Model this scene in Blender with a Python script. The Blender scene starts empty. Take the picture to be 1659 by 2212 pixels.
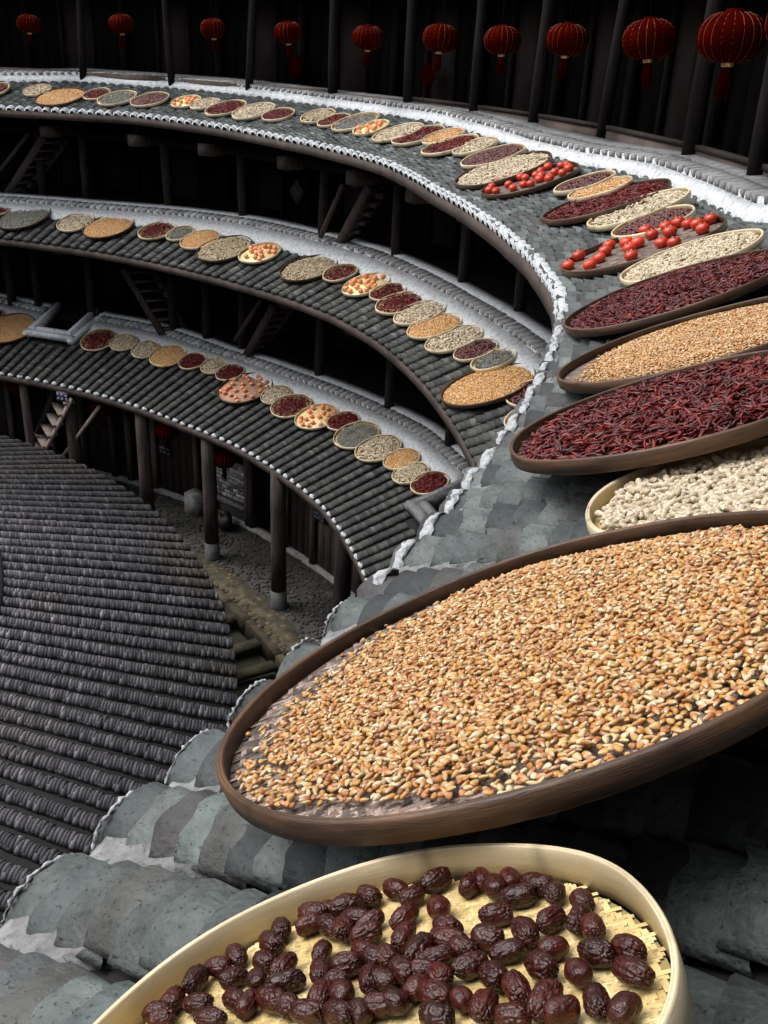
import bpy, math, random
import numpy as np
from mathutils import Matrix, Vector
random.seed(7)
RNG = np.random.default_rng(11)
scene = bpy.context.scene
COL = scene.collection
PI = math.pi
D2R = math.radians

# ---------------------------------------------------------------- camera, sky, sun, exposure
# the axis of the round house is the world's Z axis, the courtyard ground is z = 0
CAM = Vector((8.99576, -5.8973, 7.0))
PITCH, ROLL = 0.447673, 0.045575
fw = Vector((0, math.cos(PITCH), -math.sin(PITCH)))
up0 = Vector((0, math.sin(PITCH), math.cos(PITCH)))
rt0 = Vector((1, 0, 0))
rt = rt0 * math.cos(ROLL) + up0 * math.sin(ROLL)
up = up0 * math.cos(ROLL) - rt0 * math.sin(ROLL)
cam_data = bpy.data.cameras.new('camera')
cam_data.sensor_fit = 'VERTICAL'
cam_data.sensor_height = 36.0
cam_data.lens = 36.0 * 2110.7 / 2212.0
cam_data.clip_start = 0.05
cam_data.clip_end = 400
cam = bpy.data.objects.new('camera', cam_data)
COL.objects.link(cam)
cam.matrix_world = Matrix(((rt.x, up.x, -fw.x, CAM.x), (rt.y, up.y, -fw.y, CAM.y), (rt.z, up.z, -fw.z, CAM.z), (0, 0, 0, 1)))
scene.camera = cam

SUN_AZ, SUN_EL = D2R(172), D2R(56)      # direction the soft light comes from
world = bpy.data.worlds.new('World')
scene.world = world
world.use_nodes = True
wn = world.node_tree
wn.nodes.clear()
sky = wn.nodes.new('ShaderNodeTexSky')
sky.sky_type = 'NISHITA'
sky.sun_disc = False
sky.sun_elevation = SUN_EL
sky.sun_rotation = PI / 2 - SUN_AZ
sky.air_density = 1.0
sky.dust_density = 4.0
hs = wn.nodes.new('ShaderNodeHueSaturation')      # thick cloud: a nearly grey sky
hs.inputs['Saturation'].default_value = 0.22
bg = wn.nodes.new('ShaderNodeBackground')
bg.inputs['Strength'].default_value = 0.15
wo = wn.nodes.new('ShaderNodeOutputWorld')
wn.links.new(sky.outputs[0], hs.inputs['Color'])
wn.links.new(hs.outputs[0], bg.inputs[0])
wn.links.new(bg.outputs[0], wo.inputs[0])

sun_data = bpy.data.lights.new('sun', 'SUN')
sun_data.energy = 1.3
sun_data.angle = D2R(45)
sun_data.color = (1.0, 0.97, 0.93)
sun = bpy.data.objects.new('sun', sun_data)
COL.objects.link(sun)
sd = Vector((math.cos(SUN_EL) * math.cos(SUN_AZ), math.cos(SUN_EL) * math.sin(SUN_AZ), math.sin(SUN_EL)))
sun.rotation_euler = sd.to_track_quat('Z', 'Y').to_euler()

scene.view_settings.view_transform = 'Standard'
scene.view_settings.look = 'None'
scene.view_settings.exposure = 0.68
scene.view_settings.gamma = 1.0
scene.view_settings.use_curve_mapping = False
scene.render.engine = 'CYCLES'
scene.cycles.max_bounces = 5
scene.cycles.diffuse_bounces = 3
scene.cycles.glossy_bounces = 2
scene.cycles.transmission_bounces = 2

EAVE_R = 10.95       # how far the main eave reaches over the court

# ---------------------------------------------------------------- geometry helpers
class Geo:
    """collects vertices, faces (any size), vertex colours; built as one mesh"""
    def __init__(s):
        s.V = []; s.F = {}; s.C = []; s.n = 0
    def add(s, V, F, C=(1, 1, 1)):
        V = np.asarray(V, float).reshape(-1, 3)
        C = np.asarray(C, float)
        if C.ndim == 1: C = np.broadcast_to(C, (len(V), 3))
        for f in F:
            f = np.asarray(f, int)
            if f.ndim == 1: f = f[None]
            s.F.setdefault(f.shape[1], []).append(f + s.n)
        s.V.append(V); s.C.append(C); s.n += len(V)
        return s
    def batch(s, tmpl, M, T, col=None):
        """copies of a template (V,F,C) under matrices M (n,3,3) and offsets T (n,3)"""
        V, F, C = tmpl
        n, k = len(T), len(V)
        if not n: return s
        W = np.einsum('nij,kj->nki', M, V) + T[:, None, :]
        CC = np.broadcast_to(C[None], (n, k, 3)).copy()
        if col is not None: CC = CC * col[:, None, :]
        off = (np.arange(n) * k)[:, None, None]
        for f in F:
            s.F.setdefault(f.shape[1], []).append((f[None] + off).reshape(-1, f.shape[1]) + s.n)
        s.V.append(W.reshape(-1, 3)); s.C.append(CC.reshape(-1, 3)); s.n += n * k
        return s
    def box(s, x0, x1, y0, y1, z0, z1, c=(1, 1, 1), M=None):
        V = np.array([(x, y, z) for x in (x0, x1) for y in (y0, y1) for z in (z0, z1)], float)
        if M is not None: V = V @ np.asarray(M)[:3, :3].T + np.asarray(M)[:3, 3]
        F = np.array([(0, 1, 3, 2), (4, 6, 7, 5), (0, 4, 5, 1), (2, 3, 7, 6), (0, 2, 6, 4), (1, 5, 7, 3)])
        return s.add(V, [F], c)
    def bar(s, a, b, w, h, c=(1, 1, 1), upv=(0, 0, 1), taper=1.0):
        """a rectangular bar from a to b, w across, h along upv"""
        a = np.array(a, float); b = np.array(b, float)
        d = b - a; L = np.linalg.norm(d); d /= L
        x = np.cross(d, upv); nx = np.linalg.norm(x)
        x = np.array([1., 0, 0]) if nx < 1e-6 else x / nx
        z = np.cross(x, d)
        V = []
        for p, k in ((a, 1), (b, taper)):
            for i, j in ((-1, -1), (1, -1), (1, 1), (-1, 1)):
                V.append(p + x * i * w / 2 * k + z * j * h / 2 * k)
        F = np.array([(0, 1, 5, 4), (1, 2, 6, 5), (2, 3, 7, 6), (3, 0, 4, 7), (3, 2, 1, 0), (4, 5, 6, 7)])
        return s.add(V, [F], c)
    def tube(s, pts, rad, n=10, c=(1, 1, 1), caps=True, squash=1.0):
        pts = [np.array(p, float) for p in pts]
        if np.isscalar(rad): rad = [rad] * len(pts)
        V = []
        for i, p in enumerate(pts):
            d = pts[min(i + 1, len(pts) - 1)] - pts[max(i - 1, 0)]
            d /= np.linalg.norm(d) + 1e-9
            ref = np.array([0, 0, 1.]) if abs(d[2]) < .9 else np.array([1., 0, 0])
            x = np.cross(d, ref); x /= np.linalg.norm(x); y = np.cross(d, x)
            for k in range(n):
                a = 2 * PI * k / n
                V.append(p + rad[i] * (math.cos(a) * x + math.sin(a) * y * squash))
        m = len(pts)
        F = [(i * n + k, (i + 1) * n + k, (i + 1) * n + (k + 1) % n, i * n + (k + 1) % n) for i in range(m - 1) for k in range(n)]
        Fs = [np.array(F)]
        if caps:
            Fs.append(np.array([list(range(n))])); Fs.append(np.array([list(range((m - 1) * n, m * n))[::-1]]))
        return s.add(V, Fs, c)
    def lathe(s, prof, n=48, c=(1, 1, 1), origin=(0, 0, 0), closed=False, wob=None, a0=0, a1=2 * PI):
        full = abs(a1 - a0 - 2 * PI) < 1e-6
        m = len(prof); V = []
        nn = n if full else n + 1
        for i in range(nn):
            a = a0 + (a1 - a0) * i / n
            for r, z in prof:
                dr, dz = wob(a, r, z) if wob else (0, 0)
                V.append((origin[0] + (r + dr) * math.cos(a), origin[1] + (r + dr) * math.sin(a), origin[2] + z + dz))
        F = []
        for i in range(n):
            j = (i + 1) % nn if full else i + 1
            for k in range(m if closed else m - 1):
                l = (k + 1) % m
                F.append((i * m + k, j * m + k, j * m + l, i * m + l))
        Fs = [np.array(F)]
        if closed and not full:
            Fs += [np.array([list(range(m))]), np.array([list(range((nn - 1) * m, nn * m))[::-1]])]
        return s.add(V, Fs, c)
    def mesh(s, name, smooth=False):
        V = np.concatenate(s.V); C = np.concatenate(s.C)
        me = bpy.data.meshes.new(name)
        me.vertices.add(len(V)); me.vertices.foreach_set('co', V.astype(np.float32).ravel())
        starts = []; idx = []; pos = 0
        for k, fs in s.F.items():
            f = np.concatenate(fs)
            starts.append(pos + np.arange(len(f)) * k); idx.append(f.ravel()); pos += f.size
        idx = np.concatenate(idx); starts = np.concatenate(starts)
        me.loops.add(len(idx)); me.loops.foreach_set('vertex_index', idx.astype(np.int32))
        me.polygons.add(len(starts)); me.polygons.foreach_set('loop_start', starts.astype(np.int32))
        if smooth: me.polygons.foreach_set('use_smooth', np.ones(len(starts), bool))
        me.update(calc_edges=True)
        at = me.color_attributes.new('tint', 'FLOAT_COLOR', 'POINT')
        at.data.foreach_set('color', np.c_[C, np.ones(len(C))].astype(np.float32).ravel())
        return me
    def tmpl(s):
        return (np.concatenate(s.V), [np.concatenate(f) for f in s.F.values()], np.concatenate(s.C))

def put(name, me, mat, parent=None, loc=None, M=None, kind=None, label=None, cat=None, group=None):
    if isinstance(me, Geo): me = me.mesh(name)
    if mat is not None and not me.materials: me.materials.append(mat)
    o = bpy.data.objects.new(name, me); COL.objects.link(o)
    if parent is not None: o.parent = parent
    if loc is not None: o.location = loc
    if M is not None: o.matrix_local = M
    return tag(o, label, cat, group, kind)
def tag(o, label=None, cat=None, group=None, kind=None):
    if label: o['label'] = label
    if cat: o['category'] = cat
    if group: o['group'] = group
    if kind: o['kind'] = kind
    return o
def empty(name, M=None, parent=None, **k):
    o = bpy.data.objects.new(name, None); COL.objects.link(o)
    o.empty_display_size = .1
    if parent is not None: o.parent = parent
    if M is not None: o.matrix_local = M
    return tag(o, **k)
def pol(deg, R, z=0.0):
    a = D2R(deg); return np.array([R * math.cos(a), R * math.sin(a), z])
def polM(deg, R, z=0.0):
    """local x outward, y along the ring, z up"""
    return Matrix.Translation(Vector(pol(deg, R, z))) @ Matrix.Rotation(D2R(deg), 4, 'Z')
def interp(tab, x):
    xs = [t[0] for t in tab]; ys = [t[1] for t in tab]
    return float(np.interp(x, xs, ys))
def rot_from(axis_z, ang):
    """matrices turning z to axis_z (n,3) after a spin of ang about z"""
    z = axis_z / np.linalg.norm(axis_z, axis=1, keepdims=True)
    ref = np.where(np.abs(z[:, :1]) < .9, np.array([[1., 0, 0]]), np.array([[0, 1., 0]]))
    x = np.cross(ref, z); x /= np.linalg.norm(x, axis=1, keepdims=True); y = np.cross(z, x)
    c, s_ = np.cos(ang)[:, None], np.sin(ang)[:, None]
    return np.stack([x * c + y * s_, -x * s_ + y * c, z], 2)
def hash_noise(x, y, seed=0):
    xi, yi = np.floor(x), np.floor(y); xf, yf = x - xi, y - yi
    def h(a, b):
        v = np.sin(a * 127.1 + b * 311.7 + seed * 74.7) * 43758.5453; return v - np.floor(v)
    u, v = xf * xf * (3 - 2 * xf), yf * yf * (3 - 2 * yf)
    return (h(xi, yi) * (1 - u) + h(xi + 1, yi) * u) * (1 - v) + (h(xi, yi + 1) * (1 - u) + h(xi + 1, yi + 1) * u) * v

# ---------------------------------------------------------------- materials
def material(name, base=(.5, .5, .5), base2=None, rough=.8, scale=20, detail=4, tint=True, objrnd=0.0, bump=.0, bscale=60,
             spec=.5, speck=0.0, speck_scale=150, speck_col=(.01, .01, .01), sss=0.0, coat=0.0, stretch=None, moss=None, contrast=(.35, .65), metal=0.0, bdist=.004, each=0.0):
    m = bpy.data.materials.new(name); m.use_nodes = True
    nt = m.node_tree; N = nt.nodes; L = nt.links
    b = N['Principled BSDF']
    b.inputs['Roughness'].default_value = rough
    b.inputs['Specular IOR Level'].default_value = spec
    b.inputs['Metallic'].default_value = metal
    if coat: b.inputs['Coat Weight'].default_value = coat; b.inputs['Coat Roughness'].default_value = .2
    tc = N.new('ShaderNodeTexCoord'); mp = N.new('ShaderNodeMapping')
    L.new(tc.outputs['Object'], mp.inputs[0])
    if stretch: mp.inputs['Scale'].default_value = stretch
    vec = mp.outputs[0]
    if objrnd:
        oi = N.new('ShaderNodeObjectInfo'); ml = N.new('ShaderNodeVectorMath'); ml.operation = 'SCALE'
        cb = N.new('ShaderNodeCombineXYZ'); L.new(oi.outputs['Random'], cb.inputs[0]); L.new(oi.outputs['Random'], cb.inputs[1])
        L.new(cb.outputs[0], ml.inputs[0]); ml.inputs['Scale'].default_value = 37.0
        ad = N.new('ShaderNodeVectorMath'); ad.operation = 'ADD'; L.new(vec, ad.inputs[0]); L.new(ml.outputs[0], ad.inputs[1]); vec = ad.outputs[0]
    if each:      # every piece of a joined mesh samples its own patch of the texture
        ae = N.new('ShaderNodeAttribute'); ae.attribute_name = 'tint'
        me_ = N.new('ShaderNodeVectorMath'); me_.operation = 'SCALE'; me_.inputs['Scale'].default_value = each
        L.new(ae.outputs['Vector'], me_.inputs[0]); ad2 = N.new('ShaderNodeVectorMath'); ad2.operation = 'ADD'
        L.new(vec, ad2.inputs[0]); L.new(me_.outputs[0], ad2.inputs[1]); vec = ad2.outputs[0]
    nz = N.new('ShaderNodeTexNoise'); nz.inputs['Scale'].default_value = scale; nz.inputs['Detail'].default_value = detail; nz.inputs['Roughness'].default_value = .65
    L.new(vec, nz.inputs[0])
    rp = N.new('ShaderNodeValToRGB'); rp.color_ramp.elements[0].position, rp.color_ramp.elements[1].position = contrast
    base2 = base2 or tuple(c * .6 for c in base)
    rp.color_ramp.elements[0].color = (*base2, 1); rp.color_ramp.elements[1].color = (*base, 1)
    L.new(nz.outputs[0], rp.inputs[0]); col = rp.outputs[0]
    def mix(kind, a, bb, fac=1.0, facsock=None):
        x = N.new('ShaderNodeMix'); x.data_type = 'RGBA'; x.blend_type = kind
        x.inputs[0].default_value = fac
        if facsock is not None: L.new(facsock, x.inputs[0])
        for sock, v in ((x.inputs[6], a), (x.inputs[7], bb)):
            if isinstance(v, tuple): sock.default_value = (*v, 1)
            else: L.new(v, sock)
        return x.outputs[2]
    if tint:
        at = N.new('ShaderNodeAttribute'); at.attribute_name = 'tint'
        col = mix('MULTIPLY', col, at.outputs['Color'])
    if objrnd:
        hr = N.new('ShaderNodeMapRange'); hr.inputs[3].default_value = 1 - objrnd; hr.inputs[4].default_value = 1 + objrnd
        L.new(oi.outputs['Random'], hr.inputs[0])
        vm = N.new('ShaderNodeVectorMath'); vm.operation = 'SCALE'; L.new(col, vm.inputs[0]); L.new(hr.outputs[0], vm.inputs['Scale']); col = vm.outputs[0]
    if moss:
        n2 = N.new('ShaderNodeTexNoise'); n2.inputs['Scale'].default_value = moss[1]; n2.inputs['Detail'].default_value = 6
        L.new(tc.outputs['Object'], n2.inputs[0])
        r2 = N.new('ShaderNodeValToRGB'); r2.color_ramp.elements[0].position = moss[2]; r2.color_ramp.elements[1].position = min(1, moss[2] + .15)
        L.new(n2.outputs[0], r2.inputs[0])
        col = mix('MIX', col, moss[0], facsock=r2.outputs[0])
    if speck:
        v = N.new('ShaderNodeTexNoise'); v.inputs['Scale'].default_value = speck_scale; v.inputs['Detail'].default_value = 2
        L.new(vec, v.inputs[0])
        r3 = N.new('ShaderNodeValToRGB'); r3.color_ramp.elements[0].position = .62; r3.color_ramp.elements[1].position = .68
        r3.color_ramp.elements[0].color = (0, 0, 0, 1); r3.color_ramp.elements[1].color = (speck,) * 3 + (1,)
        L.new(v.outputs[0], r3.inputs[0]); col = mix('MIX', col, speck_col, facsock=r3.outputs[0])
    L.new(col, b.inputs['Base Color'])
    if sss:
        b.inputs['Subsurface Weight'].default_value = sss; b.inputs['Subsurface Radius'].default_value = (.004, .002, .001); b.inputs['Subsurface Scale'].default_value = 1.0
    if bump:
        n3 = N.new('ShaderNodeTexNoise'); n3.inputs['Scale'].default_value = bscale; n3.inputs['Detail'].default_value = 5; L.new(vec, n3.inputs[0])
        bp = N.new('ShaderNodeBump'); bp.inputs['Strength'].default_value = bump; bp.inputs['Distance'].default_value = bdist
        L.new(n3.outputs[0], bp.inputs['Height']); L.new(bp.outputs[0], b.inputs['Normal'])
    m['nodes_col'] = 1
    return m

M_WORN = material('worn_lime', (.46, .47, .49), (.13, .135, .14), rough=.9, scale=45, detail=9, bump=1.0, bscale=70, contrast=(.36, .56), bdist=.006)
M_LEDGE = material('grey_cement_ledge', (.17, .175, .18), (.08, .08, .085), rough=.9, scale=14, detail=8, bump=.6, bscale=40)
M_TILE = material('grey_tile', (.090, .100, .101), (.029, .033, .034), each=31.0, rough=.7, scale=16, detail=10, contrast=(.3, .66), speck=.8, speck_scale=170, bump=1.0, bscale=75, bdist=.006)
M_TILE_FAR = material('weathered_tile', (.06, .065, .06), (.02, .02, .02), rough=.75, scale=7, detail=7, bump=.5, bscale=50, speck=.5, speck_scale=70)
M_TILE_B = material('mossy_tile', (.060, .063, .059), (.020, .021, .020), each=31.0, rough=.75, scale=5, detail=7, bump=.5, bscale=40, speck=.5, speck_scale=60, moss=((.045, .048, .028), 1.3, .64))
M_TILE_IN = material('purple_grey_tile', (.25, .235, .255), (.12, .115, .125), each=31.0, rough=.6, scale=4, detail=6, bump=.2, bscale=40, speck=.4, speck_scale=50, moss=((.09, .08, .055), .9, .62))
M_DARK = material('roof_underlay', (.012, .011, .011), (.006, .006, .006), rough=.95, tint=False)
M_LIME = material('white_lime', (.58, .60, .625), (.27, .28, .295), rough=.9, scale=24, detail=9, bump=.6, bscale=45, contrast=(.30, .54), bdist=.006)
M_MORTAR = material('grey_mortar', (.25, .25, .255), (.07, .07, .072), rough=.9, scale=18, detail=9, bump=1.0, bscale=55, speck=.6, speck_scale=90, bdist=.008)
M_BRICK = material('grey_brick', (.34, .345, .345), (.17, .17, .17), rough=.85, scale=15, detail=6, bump=.5, bscale=60)
M_WOOD = material('dark_timber', (.009, .0065, .006), (.003, .0025, .0025), spec=.12, rough=.85, scale=6, detail=6, stretch=(6, 6, .6), bump=.4, bscale=20)  # near black, with the deep gallery shade put into the base colour
M_WOODG = material('weathered_timber', (.028, .022, .020), (.009, .0075, .007), spec=.15, rough=.85, scale=6, detail=7, stretch=(8, 8, .5), bump=.5, bscale=18)  # base colour lowered for the shaded galleries, lit storeys raise it by tint
M_FASCIA = material('brown_board', (.07, .048, .04), (.022, .015, .013), rough=.85, scale=3, detail=7, bump=.4, bscale=14)
M_DOOR = material('red_brown_door', (.030, .012, .011), (.012, .006, .006), rough=.8, scale=5, detail=6, stretch=(6, 6, .6), bump=.3, bscale=20)
M_PALE = material('pale_bamboo', (.70, .60, .42), (.56, .44, .27), rough=.45, scale=5, detail=5, stretch=(1, 1, 14), bump=.12, bscale=60, contrast=(.3, .7))
M_BROWN = material('old_bamboo', (.13, .066, .032), (.04, .021, .012), rough=.5, scale=5, detail=6, stretch=(1, 1, 12), bump=.25, bscale=60)
M_PALEW = material('pale_woven_bamboo', (.74, .61, .34), (.56, .42, .17), rough=.4, scale=16, detail=4, bump=.1, bscale=90, spec=.5)
M_BROWNW = material('brown_woven_bamboo', (.22, .165, .135), (.10, .07, .055), rough=.7, scale=25, detail=4, bump=.5, bscale=120)
M_CORN = material('corn_kernel', (1, 1, 1), (.82, .78, .7), rough=.5, scale=160, detail=2, spec=.5)
M_CHILI = material('dried_chilli', (1, 1, 1), (.5, .4, .4), rough=.33, scale=120, detail=3, bump=.6, bscale=260, spec=.4, bdist=.002)
M_PEANUT = material('peanut_shell', (1, 1, 1), (.6, .52, .42), rough=.75, scale=170, detail=3, bump=.9, bscale=300, bdist=.002)
M_BEAN = material('small_red_date', (1, 1, 1), (.6, .5, .5), rough=.35, scale=120, detail=2, bump=.4, bscale=260, bdist=.002)
M_SEED = material('grey_seed', (1, 1, 1), (.6, .6, .6), rough=.8, scale=100)
M_DATE = material('wrinkled_red_date', (.055, .0085, .0042), (.020, .0038, .0024), rough=.27, scale=3, detail=5, objrnd=.4, bump=.2, bscale=5, tint=False, spec=.4, bdist=.05)
M_PERS = material('persimmon_skin', (.62, .055, .018), (.45, .03, .012), rough=.3, scale=14, objrnd=.22, tint=False, spec=.5)
M_PERSO = material('orange_persimmon_skin', (.82, .34, .17), (.75, .26, .12), rough=.6, scale=14, objrnd=.15, tint=False)
M_CALYX = material('dry_calyx', (.42, .42, .36), (.2, .2, .15), rough=.8, scale=90, tint=False)
M_LANT = material('red_lantern_cloth', (.045, .0016, .0008), (.026, .0011, .0007), spec=.0, rough=.7, scale=8, tint=False)  # darker than red cloth: the eave's shade is put into its colour
M_RIB = material('dull_gold_rib', (.3, .13, .04), (.16, .05, .02), rough=.5, scale=30, tint=False)
M_GOLD = material('gold_trim', (.75, .52, .22), (.55, .36, .12), rough=.35, scale=30, tint=False, metal=.6)
M_COB = material('dark_cobble', (.037, .035, .032), (.012, .0115, .0105), rough=.8, scale=5, detail=6, bump=.5, bscale=30)
M_OCHRE = material('mossy_ochre_stone', (.115, .095, .055), (.026, .023, .014), rough=.85, scale=7, detail=8, bump=.8, bscale=22, moss=((.05, .06, .02), 2.2, .6))
M_DRAIN = material('drain_floor', (.05, .05, .03), (.015, .018, .01), rough=.5, scale=3, detail=7, bump=.6, bscale=12, tint=False, moss=((.045, .075, .015), 1.6, .58))
M_GROUND = material('courtyard_earth', (.045, .042, .036), (.02, .018, .016), rough=.9, scale=4, detail=7, bump=.6, bscale=12, tint=False)
M_PAPER = material('pale_notice', (.09, .09, .095), (.05, .05, .055), rough=.9, scale=12, tint=False)
M_STONE = material('plinth_stone', (.30, .29, .28), (.14, .135, .13), rough=.85, scale=12, detail=6, bump=.6, bscale=30)
M_SIGN = material('sign_board', (.02, .02, .026), (.012, .012, .016), rough=.7, scale=12, tint=False)
M_INK = material('sign_writing', (.45, .47, .62), (.35, .37, .5), rough=.8, scale=12, tint=False)
M_SACK = material('sackcloth', (.13, .10, .06), (.07, .055, .035), rough=.9, scale=30, bump=.6, bscale=60, tint=False)
M_BLACK = material('black_sack', (.012, .012, .012), (.006, .006, .006), rough=.6, scale=30, bump=.6, bscale=30, tint=False)

# ---------------------------------------------------------------- the round house: profile of its three skirt roofs
def sA(th):
    t = min(1, max(0, -th / 18.0)); return t * t * (3 - 2 * t)
EA = [(-50, 9.95), (-31, 9.95), (-27, 9.925), (-22, 9.90), (-12, 9.87), (-6.4, 9.86), (-3, 9.83), (0, 9.81), (4, 9.77), (10, 9.75), (18, 9.77), (27, 9.92), (41, 9.98), (50, 10.05), (59, 10.08), (65, 10.0), (72, 9.92), (100, 9.9)]
UA = [(-50, 11.75), (-16, 11.6), (-2, 11.07), (0, 11.07), (8, 11.07), (14, 10.95), (20, 10.95), (31, 11.15), (44, 11.2), (54, 11.3), (69, 11.3), (76, 11.05), (100, 11.05)]
EB = [(0, 9.75), (8, 9.75), (14, 9.76), (20, 9.79), (26, 9.82), (32, 9.82), (38, 9.78), (44, 9.73), (50, 9.70), (72, 9.65), (100, 9.65)]
UB = [(0, 10.76), (14, 10.76), (24, 10.78), (36, 10.89), (50, 10.87), (57, 10.78), (66, 10.63), (75, 10.55), (100, 10.55)]
EC = [(0, 9.29), (17, 9.29), (28, 9.4), (42, 9.36), (49, 9.3), (72, 9.3), (100, 9.3)]
UC = [(0, 10.93), (25, 10.93), (30, 10.98), (45, 10.84), (53, 10.82), (61, 10.95), (73, 10.94), (79, 11.1), (100, 11.1)]
ROOFS = {
    'A': dict(E=EA, U=UA, th=(-47, 92), base='A'),
    'B': dict(E=EB, U=UB, th=(-24.25, 92), z=7 - 2.8405, Re=9.7695, sl=.3855),
    'C': dict(E=EC, U=UC, th=(-24.55, 92), z=7 - 4.9284, Re=9.3263, sl=.3407),
}
def roof_z(k, th, R):
    if k == 'A':
        s = sA(th); return 7 - 1.1 + .12 * s + (R - (9.839 + .09 * s)) * (.295 * (1 - s) + .385 * s)
    r = ROOFS[k]; return r['z'] + (R - r['Re']) * r['sl']
def roof_sl(k, th):
    if k == 'A':
        s = sA(th); return .295 * (1 - s) + .385 * s
    return ROOFS[k]['sl']
NOTCHES = [(18.6, 22.3, 10.14), (68.6, 72.6, 10.3)]          # openings cut into the lowest roof: from, to, radius of the inner side

def tile_template(w, h, L, t, seg, bulge=.0):
    """a curved roof tile: x towards the ridge, y across, z up; its lower (thick) end at x=0"""
    g = Geo(); V = []; A0 = bulge
    ang = [A0 + (PI - 2 * A0) * k / seg for k in range(seg + 1)]
    zb = h * math.sin(A0) ** .85 * .55 if A0 else 0
    for x, dz in ((0, t), (L, 0)):
        for a in ang:
            V.append((x + (0.012 * (math.sin(a) - .6) if x == 0 else 0), -w / 2 * math.cos(a) / math.cos(A0), h * math.sin(a) ** .85 - zb + dz))
    for x, dz in ((0.002, t), (L, 0)):            # inner face of the shell
        for a in ang:
            V.append((x + (0.012 * (math.sin(a) - .6) if x < .01 else 0), -(w / 2 - t * .55) * math.cos(a) / math.cos(A0), max(-.002, (h - t * .75) * math.sin(a) ** .85 - zb) + dz))
    n = seg + 1; F = []
    for k in range(seg):
        F.append((k, k + 1, n + k + 1, n + k))
        F.append((2 * n + k, 2 * n + k + 1, k + 1, k))
    F.append((0, n, 3 * n, 2 * n)); F.append((seg + n, seg, 2 * n + seg, 3 * n + seg))
    g.add(V, [np.array(F)[:, ::-1]])
    return g.tmpl()

TILE_COLS = np.array([(1, 1, 1), (1.2, 1.27, 1.2), (.75, .79, .79), (.5, .52, .54), (1.6, 1.7, 1.62), (1.0, .94, .86), (.7, .6, .62), (.38, .40, .43), (.95, 1.02, 1.0), (1.25, 1.27, 1.2)])
def tile_set(k, pitch_deg, expo, tm, jitter, seed):
    """position, orientation, tint of every tile of one skirt roof"""
    r = ROOFS[k]; rng = np.random.default_rng(seed)
    P = []; Ms = []; Cs = []; info = []
    th = r['th'][0]
    row = 0
    while th < r['th'][1]:
        Re = interp(r['E'], th); Ru = interp(r['U'], th) - (.21 if k != 'A' else .17)
        R = Re + rng.uniform(0, .006)
        dth_row = rng.normal(0, .05 * pitch_deg)
        wig = rng.normal(0, .4)
        n = 0
        while R < Ru:
            if k == 'C' and any(q[0] - .3 < th < q[1] + .3 and R > q[2] - .2 for q in NOTCHES): break
            t2 = th + dth_row + rng.normal(0, jitter * .16) * pitch_deg
            sl = math.atan(roof_sl(k, th)) + rng.normal(0, .012)
            a = D2R(t2); yaw = rng.normal(0, jitter * .15)
            er = np.array([math.cos(a + yaw * .3), math.sin(a + yaw * .3), 0])
            x = np.array([er[0] * math.cos(sl), er[1] * math.cos(sl), math.sin(sl)])
            y = np.array([-er[1], er[0], 0])
            rl = rng.normal(0, jitter * .14)
            z = np.cross(x, y); y = y * math.cos(rl) + z * math.sin(rl); z = np.cross(x, y)
            wf = rng.uniform(.95, 1.04)
            Ms.append(np.stack([x, y * wf, z * rng.uniform(.97, 1.03)], 1)); 
            P.append(pol(t2, R, roof_z(k, th, R) - .052 + rng.normal(0, .0012)))
            c = TILE_COLS[rng.integers(len(TILE_COLS))] * rng.uniform(.6, 1.42)
            Cs.append(c); info.append((row, n))
            R += expo * rng.uniform(.75, 1.25); n += 1
        th += pitch_deg; row += 1
    return np.array(P), np.array(Ms), np.array(Cs), info

CAMV = np.array(CAM); FWV = np.array(fw); RTV = np.array(rt); UPV = np.array(up)
FPX = 2110.7 * 1024 / 2212
def to_px(P):
    d = P - CAMV; z = d @ FWV
    return np.stack([384 + (d @ RTV) / z * FPX, 512 - (d @ UPV) / z * FPX, z], 1)

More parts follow.
